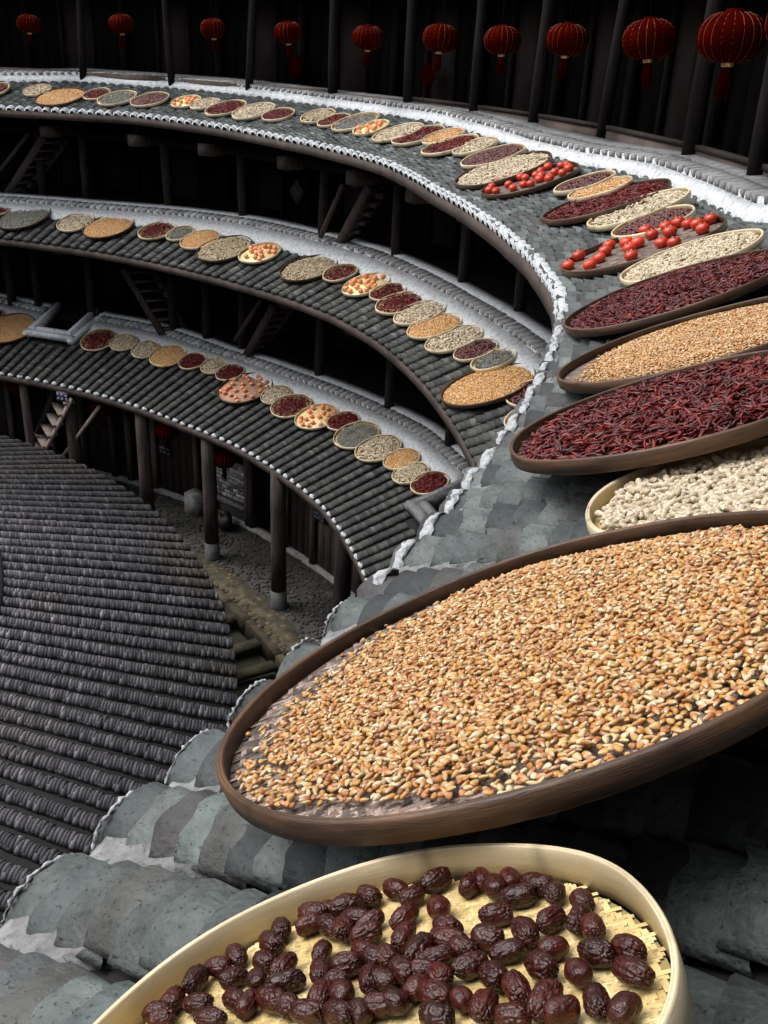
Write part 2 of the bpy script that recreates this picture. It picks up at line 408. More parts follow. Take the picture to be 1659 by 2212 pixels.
# ---------------------------------------------------------------- trays: where each lies (roof, content, rim, angle, radius from the axis, size, tilt out, tilt along, height)
TRAYS = [
('A','chili','pale',73.962,10.386,0.217,7.73,-5.05,0.069),
('A','peanut','pale',70.264,10.481,0.213,2.35,1.59,0.067),
('A','corn','brown',67.295,10.325,0.369,0.69,0.78,0.060),
('A','chili','pale',64.448,10.515,0.205,3.48,1.17,0.064),
('A','grey','pale',61.909,10.419,0.287,1.35,0.20,0.069),
('A','bean','pale',58.771,10.478,0.279,1.18,0.20,0.066),
('A','persimmon','pale',55.157,10.521,0.212,2.07,3.06,0.066),
('A','peanut','pale',53.056,10.509,0.210,0.32,1.44,0.065),
('A','chili','pale',50.401,10.439,0.283,1.29,0.37,0.068),
('A','peanut','pale',47.345,10.440,0.288,1.59,1.18,0.069),
('A','chili','pale',44.544,10.433,0.213,1.43,3.58,0.066),
('A','peanut','pale',40.829,10.531,0.220,2.64,2.60,0.070),
('A','chili','pale',38.745,10.497,0.207,2.18,1.06,0.062),
('A','grey','pale',36.498,10.519,0.291,2.64,-0.47,0.071),
('A','persimmon','pale',34.119,10.445,0.214,3.57,1.58,0.066),
('A','peanut','pale',30.948,10.441,0.288,1.29,-1.60,0.069),
('A','chili','pale',28.802,10.465,0.288,1.63,0.20,0.069),
('A','corn','pale',26.560,10.533,0.223,2.22,1.59,0.072),
('A','chili','pale',24.387,10.400,0.290,1.54,-1.38,0.070),
('A','peanut','pale',22.302,10.484,0.223,3.20,-0.22,0.072),
('A','bean','pale',19.068,10.391,0.297,2.08,-0.77,0.075),
('A','peanut','brown',15.854,10.250,0.419,2.67,-0.78,0.070),
('A','persimmon','brown',12.456,10.263,0.396,2.03,-2.11,0.058),
('A','bean','pale',8.548,10.451,0.227,3.38,-2.16,0.077),
('A','corn','pale',6.712,10.461,0.226,3.73,-1.76,0.077),
('A','chili','brown',4.489,10.385,0.423,2.96,-3.45,0.072),
('A','peanut','pale',1.404,10.445,0.313,6.37,-2.76,0.091),
('A','bean','pale',-1.263,10.426,0.233,5.92,0.23,0.090),
('A','persimmon','brown',-4.030,10.285,0.424,3.98,-2.63,0.075),
('B','chili','pale',74.521,10.247,0.199,-0.58,1.20,0.065),
('B','grey','brown',71.420,10.112,0.420,-2.30,-3.31,0.070),
('B','peanut','pale',65.980,10.132,0.288,-0.74,-0.88,0.070),
('B','corn','brown',62.490,10.156,0.389,-3.15,-0.22,0.066),
('B','chilimix','pale',57.522,10.242,0.282,-2.43,0.46,0.069),
('B','grey','pale',55.068,10.278,0.212,0.49,0.65,0.068),
('B','corn','pale',52.513,10.230,0.287,-2.49,1.17,0.069),
('B','peanut','brown',49.215,10.167,0.397,-3.97,0.96,0.066),
('B','persimmon','pale',45.568,10.253,0.294,-2.92,2.10,0.071),
('B','peanut','brown',39.614,10.255,0.375,-3.92,0.59,0.062),
('B','chilimix','pale',36.433,10.342,0.222,-1.61,2.64,0.071),
('B','persimmon','pale',32.964,10.319,0.294,-1.88,-0.35,0.071),
('B','chili','pale',30.448,10.347,0.218,-2.78,1.95,0.069),
('B','chilimix','pale',28.112,10.283,0.288,-4.78,1.53,0.069),
('B','peanut','pale',25.593,10.284,0.293,-1.70,-1.54,0.071),
('B','corn','pale',22.982,10.234,0.294,-2.69,-1.09,0.071),
('B','peanut','pale',20.246,10.234,0.298,-1.41,-2.02,0.072),
('B','bean','pale',17.738,10.278,0.219,-0.15,-0.42,0.069),
('B','grey','pale',15.677,10.314,0.220,-0.06,-2.82,0.070),
('B','corn','brown',13.067,10.107,0.427,-2.17,-2.95,0.072),
('B','bean','pale',10.507,10.325,0.200,2.51,4.91,0.060),
('B','peanut','pale',8.103,10.201,0.199,2.33,3.13,0.059),
('C','chili','pale',78.344,10.562,0.264,-0.07,-2.24,0.066),
('C','corn','brown',75.248,10.300,0.445,-0.23,0.02,0.072),
('C','chilimix','pale',65.749,10.362,0.296,2.44,0.84,0.071),
('C','peanut','pale',63.164,10.421,0.226,1.55,4.36,0.071),
('C','peanut','pale',60.445,10.370,0.222,2.57,4.78,0.070),
('C','corn','pale',57.735,10.359,0.292,0.14,2.59,0.070),
('C','chili','pale',54.988,10.394,0.223,1.35,1.24,0.070),
('C','peanut','pale',52.586,10.440,0.225,0.07,1.54,0.071),
('C','chili','pale',50.538,10.412,0.227,0.90,0.96,0.071),
('C','persimmon','brown',47.492,10.223,0.407,-2.24,1.40,0.068),
('C','peanut','pale',44.205,10.318,0.225,0.23,3.11,0.071),
('C','chilimix','pale',41.747,10.254,0.291,-1.69,2.16,0.070),
('C','persimmon','pale',38.627,10.284,0.302,-1.27,2.44,0.072),
('C','chili','pale',36.277,10.424,0.225,-0.82,1.55,0.071),
('C','grey','pale',33.770,10.344,0.304,-0.72,2.62,0.072),
('C','peanut','pale',30.937,10.358,0.298,-1.15,0.50,0.072),
('C','corn','pale',28.350,10.424,0.228,-1.49,1.02,0.072),
('C','peanut','pale',26.379,10.357,0.224,-0.29,-0.49,0.071),
('C','chili','pale',24.303,10.421,0.228,-0.31,2.16,0.072),
('A','peanut','pale',-8.137,10.401,0.313,5.00,-1.71,0.083),
('A','chili','brown',-12.442,10.282,0.426,3.43,-2.57,0.088),
('A','corn','brown',-17.379,10.364,0.429,1.74,-3.86,0.088),
('A','chili','brown',-21.861,10.368,0.377,1.87,-2.83,0.136),
('A','peanut','pale',-25.159,10.552,0.243,-0.98,-1.18,0.140),
('A','corn','brown',-28.064,10.398,0.399,6.84,-3.31,0.163),
('A','date','pale',-31.237,10.512,0.216,7.57,-8.98,0.182),
]

def tray_frame(t):
    k, c, kind, th, R, rad, ta, tb, off = t
    s = math.atan(roof_sl(k, th)); ta = D2R(ta) + s; tb = D2R(tb)
    ctr = pol(th, R, roof_z(k, th, R) + off)
    er = pol(th, 1); et = np.array([-er[1], er[0], 0]); ez = np.array([0, 0, 1.])
    u = er * math.cos(ta) + ez * math.sin(ta)
    v = et * math.cos(tb) + ez * math.sin(tb); v = v - u * (u @ v); v /= np.linalg.norm(v)
    return ctr, u, v, np.cross(u, v)
FR = [tray_frame(t) for t in TRAYS]
FR[74] = (CAMV + (FR[74][0] - CAMV) * 1.09,) + FR[74][1:]; TRAYS[74] = TRAYS[74][:5] + (TRAYS[74][5] * 1.09,) + TRAYS[74][6:]      # the peanut tray lies a little lower than its neighbours

# ---------------------------------------------------------------- ground and courtyard
g = Geo(); g.box(-60, 60, -60, 60, -.5, -.32); put('ground', g, M_GROUND, kind='structure')
g = Geo()
def lump(a, r, z): return (0, .012 * (hash_noise(np.array(a * 40), np.array(r * 6), 3) - .5))
g.lathe([(9.34, -.30), (9.34, .0), (9.8, .012), (10.2, .03), (10.60, .035), (10.6, -.3)], n=160, wob=lump, a0=D2R(-32), a1=D2R(95))
put('walkway', g, M_COB, kind='structure')
# dark cobbles set into the walkway: the larger ones singly, the small ones between as one mass
cob = Geo().lathe([(0.001, .5), (.35, .46), (.72, .28), (.98, 0), (1.0, -.3)], n=8).tmpl()
rng = np.random.default_rng(5)
n = 5200
th_ = rng.uniform(-30, 92, n); R_ = rng.uniform(9.38, 10.38, n)
P = np.array([pol(a, b, .012 + .03 * (b - 9.34)) for a, b in zip(th_, R_)])
sz = rng.uniform(.016, .042, n); yaw = rng.uniform(0, PI, n)
M = np.zeros((n, 3, 3)); M[:, 0, 0] = np.cos(yaw) * sz; M[:, 0, 1] = -np.sin(yaw) * sz * .65; M[:, 1, 0] = np.sin(yaw) * sz; M[:, 1, 1] = np.cos(yaw) * sz * .65; M[:, 2, 2] = sz * rng.uniform(.25, .6, n)
walk = bpy.data.objects['walkway']
put('cobbles', Geo().batch(cob, M, P, rng.uniform(.5, 2.2, (n, 1)) * np.array([[1, .98, .95]])), M_COB, walk, kind='stuff')
# the pale mossy strip of rubble along the edge of the walkway
strip = put('stone_strip', Geo().lathe([(8.98, -.3), (8.98, -.03), (9.1, -.005), (9.37, .005), (9.37, -.3)], n=200, wob=lambda a, r, z: (.02 * (hash_noise(np.array(a * 25), np.array(r), 9) - .5), .02 * (hash_noise(np.array(a * 60), np.array(r * 9), 4) - .5)), a0=D2R(-32), a1=D2R(95)), M_OCHRE, kind='structure')
n = 2200
th_ = rng.uniform(-30, 92, n); R_ = rng.uniform(9.0, 9.42, n)
P = np.array([pol(a, b, -.008) for a, b in zip(th_, R_)])
sz = rng.uniform(.025, .07, n); yaw = rng.uniform(0, PI, n)
M = np.zeros((n, 3, 3)); M[:, 0, 0] = np.cos(yaw) * sz; M[:, 0, 1] = -np.sin(yaw) * sz * .7; M[:, 1, 0] = np.sin(yaw) * sz; M[:, 1, 1] = np.cos(yaw) * sz * .7; M[:, 2, 2] = sz * rng.uniform(.3, .6, n)
put('rubble', Geo().batch(cob, M, P, rng.uniform(.5, 1.5, (n, 1)) * np.array([[1, .96, .85]])), M_OCHRE, strip, kind='stuff')
# drain below it
put('drain', Geo().lathe([(6.9, -.30), (7.6, -.27), (8.4, -.24), (9.0, -.27)], n=140, wob=lump, a0=D2R(-50), a1=D2R(95)), M_DRAIN, kind='structure')
# kerb slabs
kerb = empty('stone_kerb', label='row of long mossy kerb stones along the drain between walkway and inner roof', cat='kerb')
th = -30.0; i = 0
while th < 92:
    L = rng.uniform(3.2, 6.0)
    g = Geo().box(-.055, .055, -.5, .5, -.28, 0)
    V, F, C = g.tmpl(); seg = 5
    g = Geo(); c = rng.uniform(.6, 1.15)
    g.lathe([(8.86, -.28), (8.86 + rng.uniform(-.01, .01), -.02), (8.875, -.01), (8.97, -.012), (8.985, -.02), (8.985, -.28)], n=4, c=(c, c * .97, c * .9), closed=True, a0=D2R(th + .12), a1=D2R(th + L - .12))
    put('kerb_stone', g, M_OCHRE, kerb)
    th += L
# slabs laid across the drain
for (a, R0, R1, w, zt, lab) in ((33.0, 8.15, 8.86, .16, -.10, 'narrow slab'), (29.2, 7.9, 8.84, .15, -.08, 'long slab'), (37.6, 8.3, 8.86, .2, -.09, 'short slab'), (25.2, 7.9, 8.86, .2, -.09, 'broad slab')):
    g = Geo(); V = Geo().box(R0, R1, -w / 2, w / 2, zt - .08, zt).tmpl()
    g.add(V[0] + rng.normal(0, .008, V[0].shape), V[1])
    o = put('stone_slab', g, M_OCHRE, M=polM(a, 0), label='%s of mossy stone bridging the drain, %s' % (lab, {33.0: 'second from the corn tray', 29.2: 'between two others', 37.6: 'farthest from the corn tray', 25.2: 'nearest to the corn tray'}[a]), cat='stone slab')
# weeds in the drain
n = 900
th_ = np.r_[rng.normal(24, 3.0, 500), rng.uniform(18, 60, 400)]; R_ = rng.uniform(8.05, 8.84, n)
P = np.array([pol(a, b, -.25) for a, b in zip(th_, R_)])
blade = (np.array([(-.004, 0, 0), (.004, 0, 0), (.003, .004, .03), (0, .018, .055)]), [np.array([(0, 1, 2, 3)])], np.ones((4, 3)))
M = rot_from(np.c_[rng.normal(0, .6, (n, 2)), np.ones(n)], rng.uniform(0, 6.28, n)) * rng.uniform(.4, 1.1, (n, 1, 1))
M_WEED = material('weed_leaf', (.06, .10, .02), (.03, .05, .012), rough=.6, scale=9)
put('weeds', Geo().batch(blade, M, P, rng.uniform(.5, 1.3, (n, 1)) * np.ones((1, 3))), M_WEED, kind='stuff', label='small green weeds growing in the stone drain', cat='weeds')

# ---------------------------------------------------------------- the round house
house = empty('round_house', label='round timber courtyard house with tiled skirt roofs on every storey', cat='building')
ZU = {'A': 6.276, 'B': 4.575, 'C': 2.649}
BRACK = {'A': (5.60, [68.5, 59.2, 51.4, 42.2, 33.9, 26.4, 19.7, 12.6, 77.5, 86, 5, -3, -12, -20]), 'B': (3.87, [68.6, 59.9, 51.3, 42.3, 33.6, 27, 20.0, 13, 77.3, 86, 5, -4, -12, -20])}
TNAME = {'A': M_TILE, 'B': M_TILE_B, 'C': M_TILE_B}

# rim outlines of the near trays on the picture, only to choose which tiles are worth a mesh of their own
def covered(px):
    out = np.zeros(len(px), bool)
    for t, (c, u, v, nn) in zip(TRAYS, FR):
        if t[0] != 'A': continue
        a = np.linspace(0, 2 * PI, 40, endpoint=False)
        Q = to_px(c + t[5] * .97 * (np.cos(a)[:, None] * u + np.sin(a)[:, None] * v))
        if (Q[:, 2] < .1).any(): continue
        x, y = px[:, 0], px[:, 1]; ins = np.zeros(len(px), bool)
        for i in range(40):
            x0, y0 = Q[i, :2]; x1, y1 = Q[(i + 1) % 40, :2]
            cnd = ((y0 > y) != (y1 > y)) & (x < (x1 - x0) * (y - y0) / (y1 - y0 + 1e-9) + x0)
            ins ^= cnd
        out |= ins
    return out

def strip_mesh(k, prof, c=(1, 1, 1), step=1.0, th0=None, th1=None, skip=None, wob=0, seed=1):
    """sweep a closed (R, z) profile given by a function of the angle along one roof"""
    r = ROOFS[k]; th0 = r['th'][0] if th0 is None else th0; th1 = r['th'][1] if th1 is None else th1
    m = max(2, int((th1 - th0) / step)); A = np.linspace(th0, th1, m + 1)
    rr = np.random.default_rng(abs(int(seed)))
    V = []; n = None
    for a in A:
        pr = prof(a); n = len(pr)
        for R, z in pr: V.append(pol(a, R + rr.normal(0, wob), z + rr.normal(0, wob)))
    F = [(i * n + j, i * n + (j + 1) % n, (i + 1) * n + (j + 1) % n, (i + 1) * n + j) for i in range(m) for j in range(n)]
    g = Geo(); g.add(V, [np.array(F), np.array([list(range(n))[::-1]]), np.array([[m * n + j for j in range(n)]])], c)
    return g

gal = {}
brick_budget = 300
for k in 'ABC':
    r = ROOFS[k]; E_, U_ = r['E'], r['U']
    roof = empty('skirt_roof', parent=house)
    E = lambda a: interp(E_, a)
    U = lambda a: interp(U_, a)
    rz = lambda a, R: roof_z(k, a, R)
    # deck under the tiles and the board along the eave
    if k != 'C':
        segs = [(r['th'][0], r['th'][1])]
    else:
        segs = [(r['th'][0], NOTCHES[0][0]), (NOTCHES[0][1], NOTCHES[1][0]), (NOTCHES[1][1], r['th'][1])]
    for s0, s1 in segs:
        put('roof_deck', strip_mesh(k, lambda a: [(E(a) + .01, rz(a, E(a)) - .046), (U(a) + .02, rz(a, U(a)) - .046), (U(a) + .02, rz(a, U(a)) - .12), (E(a) + .01, rz(a, E(a)) - .08)], th0=s0, th1=s1), M_DARK, roof)
    for NOTCH in (NOTCHES if k == 'C' else []):
        put('roof_deck', strip_mesh(k, lambda a: [(E(a) + .01, rz(a, E(a)) - .046), (NOTCH[2], rz(a, NOTCH[2]) - .046), (NOTCH[2], rz(a, NOTCH[2]) - .08), (E(a) + .01, rz(a, E(a)) - .08)], th0=NOTCH[0], th1=NOTCH[1]), M_DARK, roof)
    put('eave_board', strip_mesh(k, lambda a: [(E(a) - .018, rz(a, E(a)) - .05), (E(a) + .008, rz(a, E(a)) - .05), (E(a) + .008, rz(a, E(a)) - .145), (E(a) - .018, rz(a, E(a)) - .14)], wob=.0012), M_FASCIA, roof)
    # tiles
    if k == 'A':
        pitch, expo = .885, .050
        tm = tile_template(.140, .060, .072, .021, 8, .30)
    elif k == 'B':
        pitch, expo = 1.05, .052
        tm = tile_template(.140, .052, .078, .013, 6)
    else:
        pitch, expo = 1.05, .042
        tm = tile_template(.128, .050, .062, .010, 5)
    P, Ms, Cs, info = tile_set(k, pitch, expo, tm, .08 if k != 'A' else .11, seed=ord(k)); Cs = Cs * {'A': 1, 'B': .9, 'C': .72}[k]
    if k == 'A':
        px = to_px(P + np.array([0, 0, .03]))
        vis = (px[:, 2] > .1) & (px[:, 0] > -15) & (px[:, 0] < 783) & (px[:, 1] > -15) & (px[:, 1] < 1040)
        vis &= ~covered(px)
        order = np.argsort(np.where(vis, px[:, 2], 1e9))[:300]
        solo = np.zeros(len(P), bool); solo[order] = True
        hi = tile_template(.140, .060, .072, .021, 14, .30)
        var = []
        for q, c in enumerate(TILE_COLS):
            for w in range(2):
                gg = Geo(); V, F, C = hi
                V = V.copy(); rr = np.random.default_rng(q * 7 + w)
                V[:, 0] += rr.normal(0, .0012, len(V)) + np.where(V[:, 0] < .03, .004 * np.sin(V[:, 1] * 45 + q) + .003 * np.sin(V[:, 1] * 110 + w * 2 + q), 0); V[:, 2] += rr.normal(0, .0006, len(V))
                gg.add(V, F, C * c * rr.uniform(.85, 1.12)); me = gg.mesh('tile', smooth=False); me.materials.append(M_TILE); 
                var.append(me)
        for i in order:
            T = Matrix.Identity(4)
            for a in range(3):
                for b in range(3): T[a][b] = Ms[i][a, b]
                T[a][3] = P[i][a]
            put('tile', var[RNG.integers(len(var))], None, roof, M=T)
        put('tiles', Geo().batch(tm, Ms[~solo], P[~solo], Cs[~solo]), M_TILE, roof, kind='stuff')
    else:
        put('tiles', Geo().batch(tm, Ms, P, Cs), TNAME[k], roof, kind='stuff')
    # lime on the row ends at the eave
    r0 = r['th'][0]; row = 0; th = r0
    caps = []
    rr = np.random.default_rng(3)
    for q in range(5):
        gg = Geo()
        if k == 'A':      # thick white lumps over the first tile
            V = []; ns = 10; nx = 4
            for i, (x, f) in enumerate(((-.012, .7), (-.006, .98), (.018, 1.06), (.042, 1.05), (.055, .9))):
                for j in range(ns + 1):
                    a = PI * j / ns; w = f * rr.uniform(.98, 1.02)
                    V.append((x + rr.normal(0, .002), -.071 * w * math.cos(a), max(-.004, .057 * w * math.sin(a) + .006)))
            F = [(i * (ns + 1) + j, (i + 1) * (ns + 1) + j, (i + 1) * (ns + 1) + j + 1, i * (ns + 1) + j + 1) for i in range(4) for j in range(ns)]
            gg.add(V, [np.array(F)[:, ::-1], np.array([list(range(ns + 1))])])
        elif k == 'C':    # round white plaster ends
            gg.lathe([(.001, .016), (.038, .012), (.047, .0), (.047, -.02)], n=12, wob=lambda a, R, z: (rr.normal(0, .002), rr.normal(0, .002)))
            V, F, C = gg.tmpl(); gg = Geo(); Vn = np.c_[-V[:, 2] - .004, V[:, 0] * 1.1, V[:, 1] * .72 + .022]
            gg.add(Vn, F, C)
        else:
            gg.lathe([(.001, .014), (.038, .010), (.05, .0), (.05, -.02)], n=12)
            V, F, C = gg.tmpl(); gg = Geo(); gg.add(np.c_[-V[:, 2] - .004, V[:, 0] * 1.15, V[:, 1] * .8 + .022], F, C * .9)
        me = gg.mesh('row_end', smooth=True); me.materials.append(M_LIME if k != 'B' else M_TILE_B); caps.append(me)
    ribbon = []
    for q in range(5):    # worn white lime laid over the row ends where the eave curves
        gg = Geo(); V = []; ns = 12
        e1 = rr.uniform(.018, .034); xs = (.004, .006, e1 * .6, e1, e1 + .003); fz = (.90, 1.0, 1.015, 1.0, .92)
        for x, f in zip(xs, fz):
            for j in range(ns + 1):
                a = PI * j / ns
                V.append((x + .012 * (math.sin(a) - .6) + rr.normal(0, .0034), -.072 * f * math.cos(a), .056 * f * math.sin(a) ** .85 + .009 + rr.normal(0, .0008)))
        F = [(i * (ns + 1) + j, (i + 1) * (ns + 1) + j, (i + 1) * (ns + 1) + j + 1, i * (ns + 1) + j + 1) for i in range(4) for j in range(ns)]
        gg.add(V, [np.array(F)[:, ::-1]]); me = gg.mesh('lime_ribbon', smooth=True); me.materials.append(M_WORN); ribbon.append(me)
    bead = []
    for q in range(10):    # a thin white line of lime round the end of a near row
        gg = Geo(); pts = []; rad = []
        for j in range(37):
            a = PI * (j / 36) * .98 + .01
            pts.append((-.004 + .012 * (math.sin(a) - .6) + rr.normal(0, .0015), -.070 * math.cos(a), .055 * math.sin(a) ** .85 + .0115 + rr.normal(0, .0008)))
            rad.append((rr.uniform(.0016, .0056) if rr.random() > .3 else .0008) * (.45 + .45 * math.sin(a)))
        gg.tube(pts, rad, n=6)
        me = gg.mesh('lime_line', smooth=True); me.materials.append(M_WORN); bead.append(me)
    while th < r['th'][1]:
        Rr = E(th); sl = math.atan(roof_sl(k, th))
        T = polM(th, Rr, rz(th, Rr) - .05) @ Matrix.Rotation(-sl, 4, 'Y')
        if k == 'A' and th < -9:
            if th > -25.5: put('lime_ribbon', ribbon[row % 5], None, roof, M=T)
            else: put('lime_line', bead[row % 5], None, roof, M=T @ Matrix.Translation((.006, 0, .001)))
        else:
            put('lime_cap' if k != 'B' else 'end_tile', caps[row % 5], None, roof, M=T)
        if k == 'A' and th < 3:       # grey mortar filling the valley beside a row
            L = rr.uniform(.14, .34) if th < -12 else rr.uniform(.05, .10); nx, ny = 16, 9; V = []
            ph = rr.uniform(0, 99)
            for i in range(nx + 1):
                for j in range(ny + 1):
                    yy = -1 + 2 * j / ny
                    edge = L * (1 + .25 * math.sin(yy * 5 + ph) + .22 * (hash_noise(np.array(yy * 4.3 + ph), np.array(2.), 1) - .5))
                    x = -.012 + edge * i / nx
                    z = .034 + .006 * yy * yy + .010 * yy + .008 * (hash_noise(np.array(x * 60 + ph), np.array(yy * 4), 2) - .5) - (.05 if i in (0, nx) else 0) - .012 * (i / nx)
                    V.append((x, .5 * pitch * PI / 180 * Rr + yy * .060, z))
            F = [(i * (ny + 1) + j, (i + 1) * (ny + 1) + j, (i + 1) * (ny + 1) + j + 1, i * (ny + 1) + j + 1) for i in range(nx) for j in range(ny)]
            gg = Geo(); gg.add(V, [np.array(F)])
            put('mortar_fill', gg.mesh('mortar_fill', smooth=True), M_MORTAR, roof, M=T)
        th += pitch; row += 1
    # lime band, brick course and ledge at the head of the roof
    zu = ZU[k]
    def zU(a): return rz(a, U(a))
    def band(a):
        u = U(a); z = zU(a)
        if k == 'A': return [(u - .205, rz(a, u - .205) - .08), (u - .205, rz(a, u - .205) + .016), (u - .14, z + .03), (u - .14, z - .08)]
        return [(u - .37, rz(a, u - .37) - .01), (u - .36, rz(a, u - .36) + .016), (u - .17, z + .03), (u - .17, z - .08), (u - .37, rz(a, u - .37) - .02)]
    def under(a):
        u = U(a) + (.03 if k == 'A' else 0); z = zU(a)
        return [(u - .165, z - .05), (u - .165, z + .066), (u - .03, z + .087), (u - .02, z - .05)]
    def ledge(a):
        u = U(a); z = zU(a)
        if k == 'A': return [(u - .0, z - .05), (u - .0, z + .10), (u + .14, z + .12), (u + .14, z - .05)]
        return [(u - .17, z - .05), (u - .165, z + .066), (u - .03, z + .087), (u - .02, z + .105), (u + .14, z + .12), (u + .14, z - .05)]
    nsegs = [(r['th'][0], r['th'][1])] if k != 'C' else [(r['th'][0], NOTCHES[0][0] - .7), (NOTCHES[0][1] + .7, NOTCHES[1][0] - .7), (NOTCHES[1][1] + .7, r['th'][1])]
    for s0, s1 in nsegs:
        put('lime_band', strip_mesh(k, band, th0=s0, th1=s1, wob=.0014, step=.8).mesh('lime_band'), M_LIME, roof)
        if k == 'A': put('brick_bed', strip_mesh(k, under, th0=s0, th1=s1, step=.8), M_LIME, roof)
        put('ledge', strip_mesh(k, ledge, th0=s0, th1=s1, wob=.0012, step=.8).mesh('ledge'), M_LEDGE if k == 'A' else M_LIME, roof)
    bpitch = .118
    bb = []
    rr = np.random.default_rng(8)
    for q in range(6):
        gg = Geo(); V, F, C = Geo().box(-.085, .06, -.045, .045, -.02, .028).tmpl()
        gg.add(V + rr.normal(0, .0025, V.shape), F, C * rr.uniform(.75, 1.5)); me = gg.mesh('brick'); me.materials.append(M_BRICK); bb.append(me)
    th = r['th'][0] + .2; loose = Geo()
    bt = Geo().box(-.085, .06, -.045, .045, -.02, .028).tmpl(); lm = []; lp = []
    while th < r['th'][1]:
        u = U(th)
        if not (k == 'C' and any(w[0] - .8 < th < w[1] + .8 for w in NOTCHES)):
            T = polM(th, u - .085 + (.03 if k == 'A' else 0), zU(th) + .059) @ Matrix.Rotation(-.15 + rr.normal(0, .012), 4, 'Y') @ Matrix.Rotation(rr.normal(0, .03), 4, 'Z')
            q = to_px(pol(th, u, zu)[None])[0]
            big = th > {'A': -4, 'B': 9, 'C': 16}[k] and -20 < q[0] < 790 and q[2] < {'A': 13.5, 'B': 12.5, 'C': 13.0}[k]
            if big and brick_budget > 0:
                put('brick', bb[rr.integers(6)], None, roof, M=T); brick_budget -= 1
            else:
                A_ = np.array(T); lm.append(A_[:3, :3]); lp.append(A_[:3, 3])
        th += bpitch / u / PI * 180
    put('bricks', Geo().batch(bt, np.array(lm), np.array(lp), rr.uniform(.7, 1.5, (len(lm), 1)) * np.ones((1, 3))), M_BRICK, roof, kind='stuff')
    for NOTCH in (NOTCHES if k == 'C' else []):   # lime kerb round an opening
        g = Geo(); zi = rz(NOTCH[0], NOTCH[2])
        for a in (NOTCH[0], NOTCH[1]):
            sg = -1 if a == NOTCH[0] else 1
            p0 = pol(a + sg * .45, NOTCH[2] - .12, rz(a, NOTCH[2] - .12) + .05); p1 = pol(a + sg * .45, U(a) + .1, zU(a) + .05)
            g.bar(p0, p1, .10, .09)
            p0 = pol(a - sg * .05, NOTCH[2], rz(a, NOTCH[2]) + .06); p1 = pol(a - sg * .05, U(a) + .1, zU(a) + .09)
            g.bar(p0, p1, .07, .18)
        p0 = pol(NOTCH[0] - .6, NOTCH[2] - .06, zi + .05); p1 = pol(NOTCH[1] + .6, NOTCH[2] - .06, zi + .05)
        g.bar(p0, p1, .11, .09)
        p0 = pol(NOTCH[0], NOTCH[2] + .03, zi + .06); p1 = pol(NOTCH[1], NOTCH[2] + .03, zi + .06)
        g.bar(p0, p1, .08, .17)
        put('lime_kerb', g, M_LIME if NOTCH[0] > 50 else M_LEDGE, roof)

# galleries
def planks(gg, a0, a1, R, z0, z1, w=.12, c=1.0, seed=0):
    rr = np.random.default_rng(abs(int(seed)))
    p0, p1 = pol(a0, R), pol(a1, R); L = np.linalg.norm(p1 - p0); m = max(1, int(L / w)); d = (p1 - p0) / L
    nrm = -(p0 + p1) / 2; nrm /= np.linalg.norm(nrm)
    out = []
    for i in range(m):
        q0 = p0 + d * (L * i / m + .004); q1 = p0 + d * (L * (i + 1) / m - .004)
        dd = rr.uniform(0, .006); t = rr.uniform(.7, 1.35) * c
        g1 = Geo(); V = [q + np.array([0, 0, z]) + nrm * o for q in (q0, q1) for o in (dd, -.03) for z in (z0, z1)]
        g1.add(V, [np.array([(0, 1, 5, 4), (2, 6, 7, 3), (0, 2, 3, 1), (4, 5, 7, 6), (1, 3, 7, 5), (0, 4, 6, 2)])], (t, t, t)); out.append(g1)
    return out
LEV = {'A': (6.24, 8.1, 11.16, [-38, -30, -22, -14, -6, 1.8, 7.8, 16.2, 22.9, 29.0, 35.7, 43.5, 52.1, 59.8, 68.5, 77, 85], .068),
       'B': (4.53, 6.1, 10.90, [-20, -12, -4, 5, 12.7, 20.0, 26.6, 34.4, 42.7, 51.5, 59.5, 68.1, 72.5, 77, 85], .062),
       'C': (2.60, 4.35, 10.93, [-18, -10, -2, 6, 14, 20.5, 27.0, 34.6, 43.1, 52.1, 56.1, 59.9, 68.8, 74.3, 77, 85], .066)}
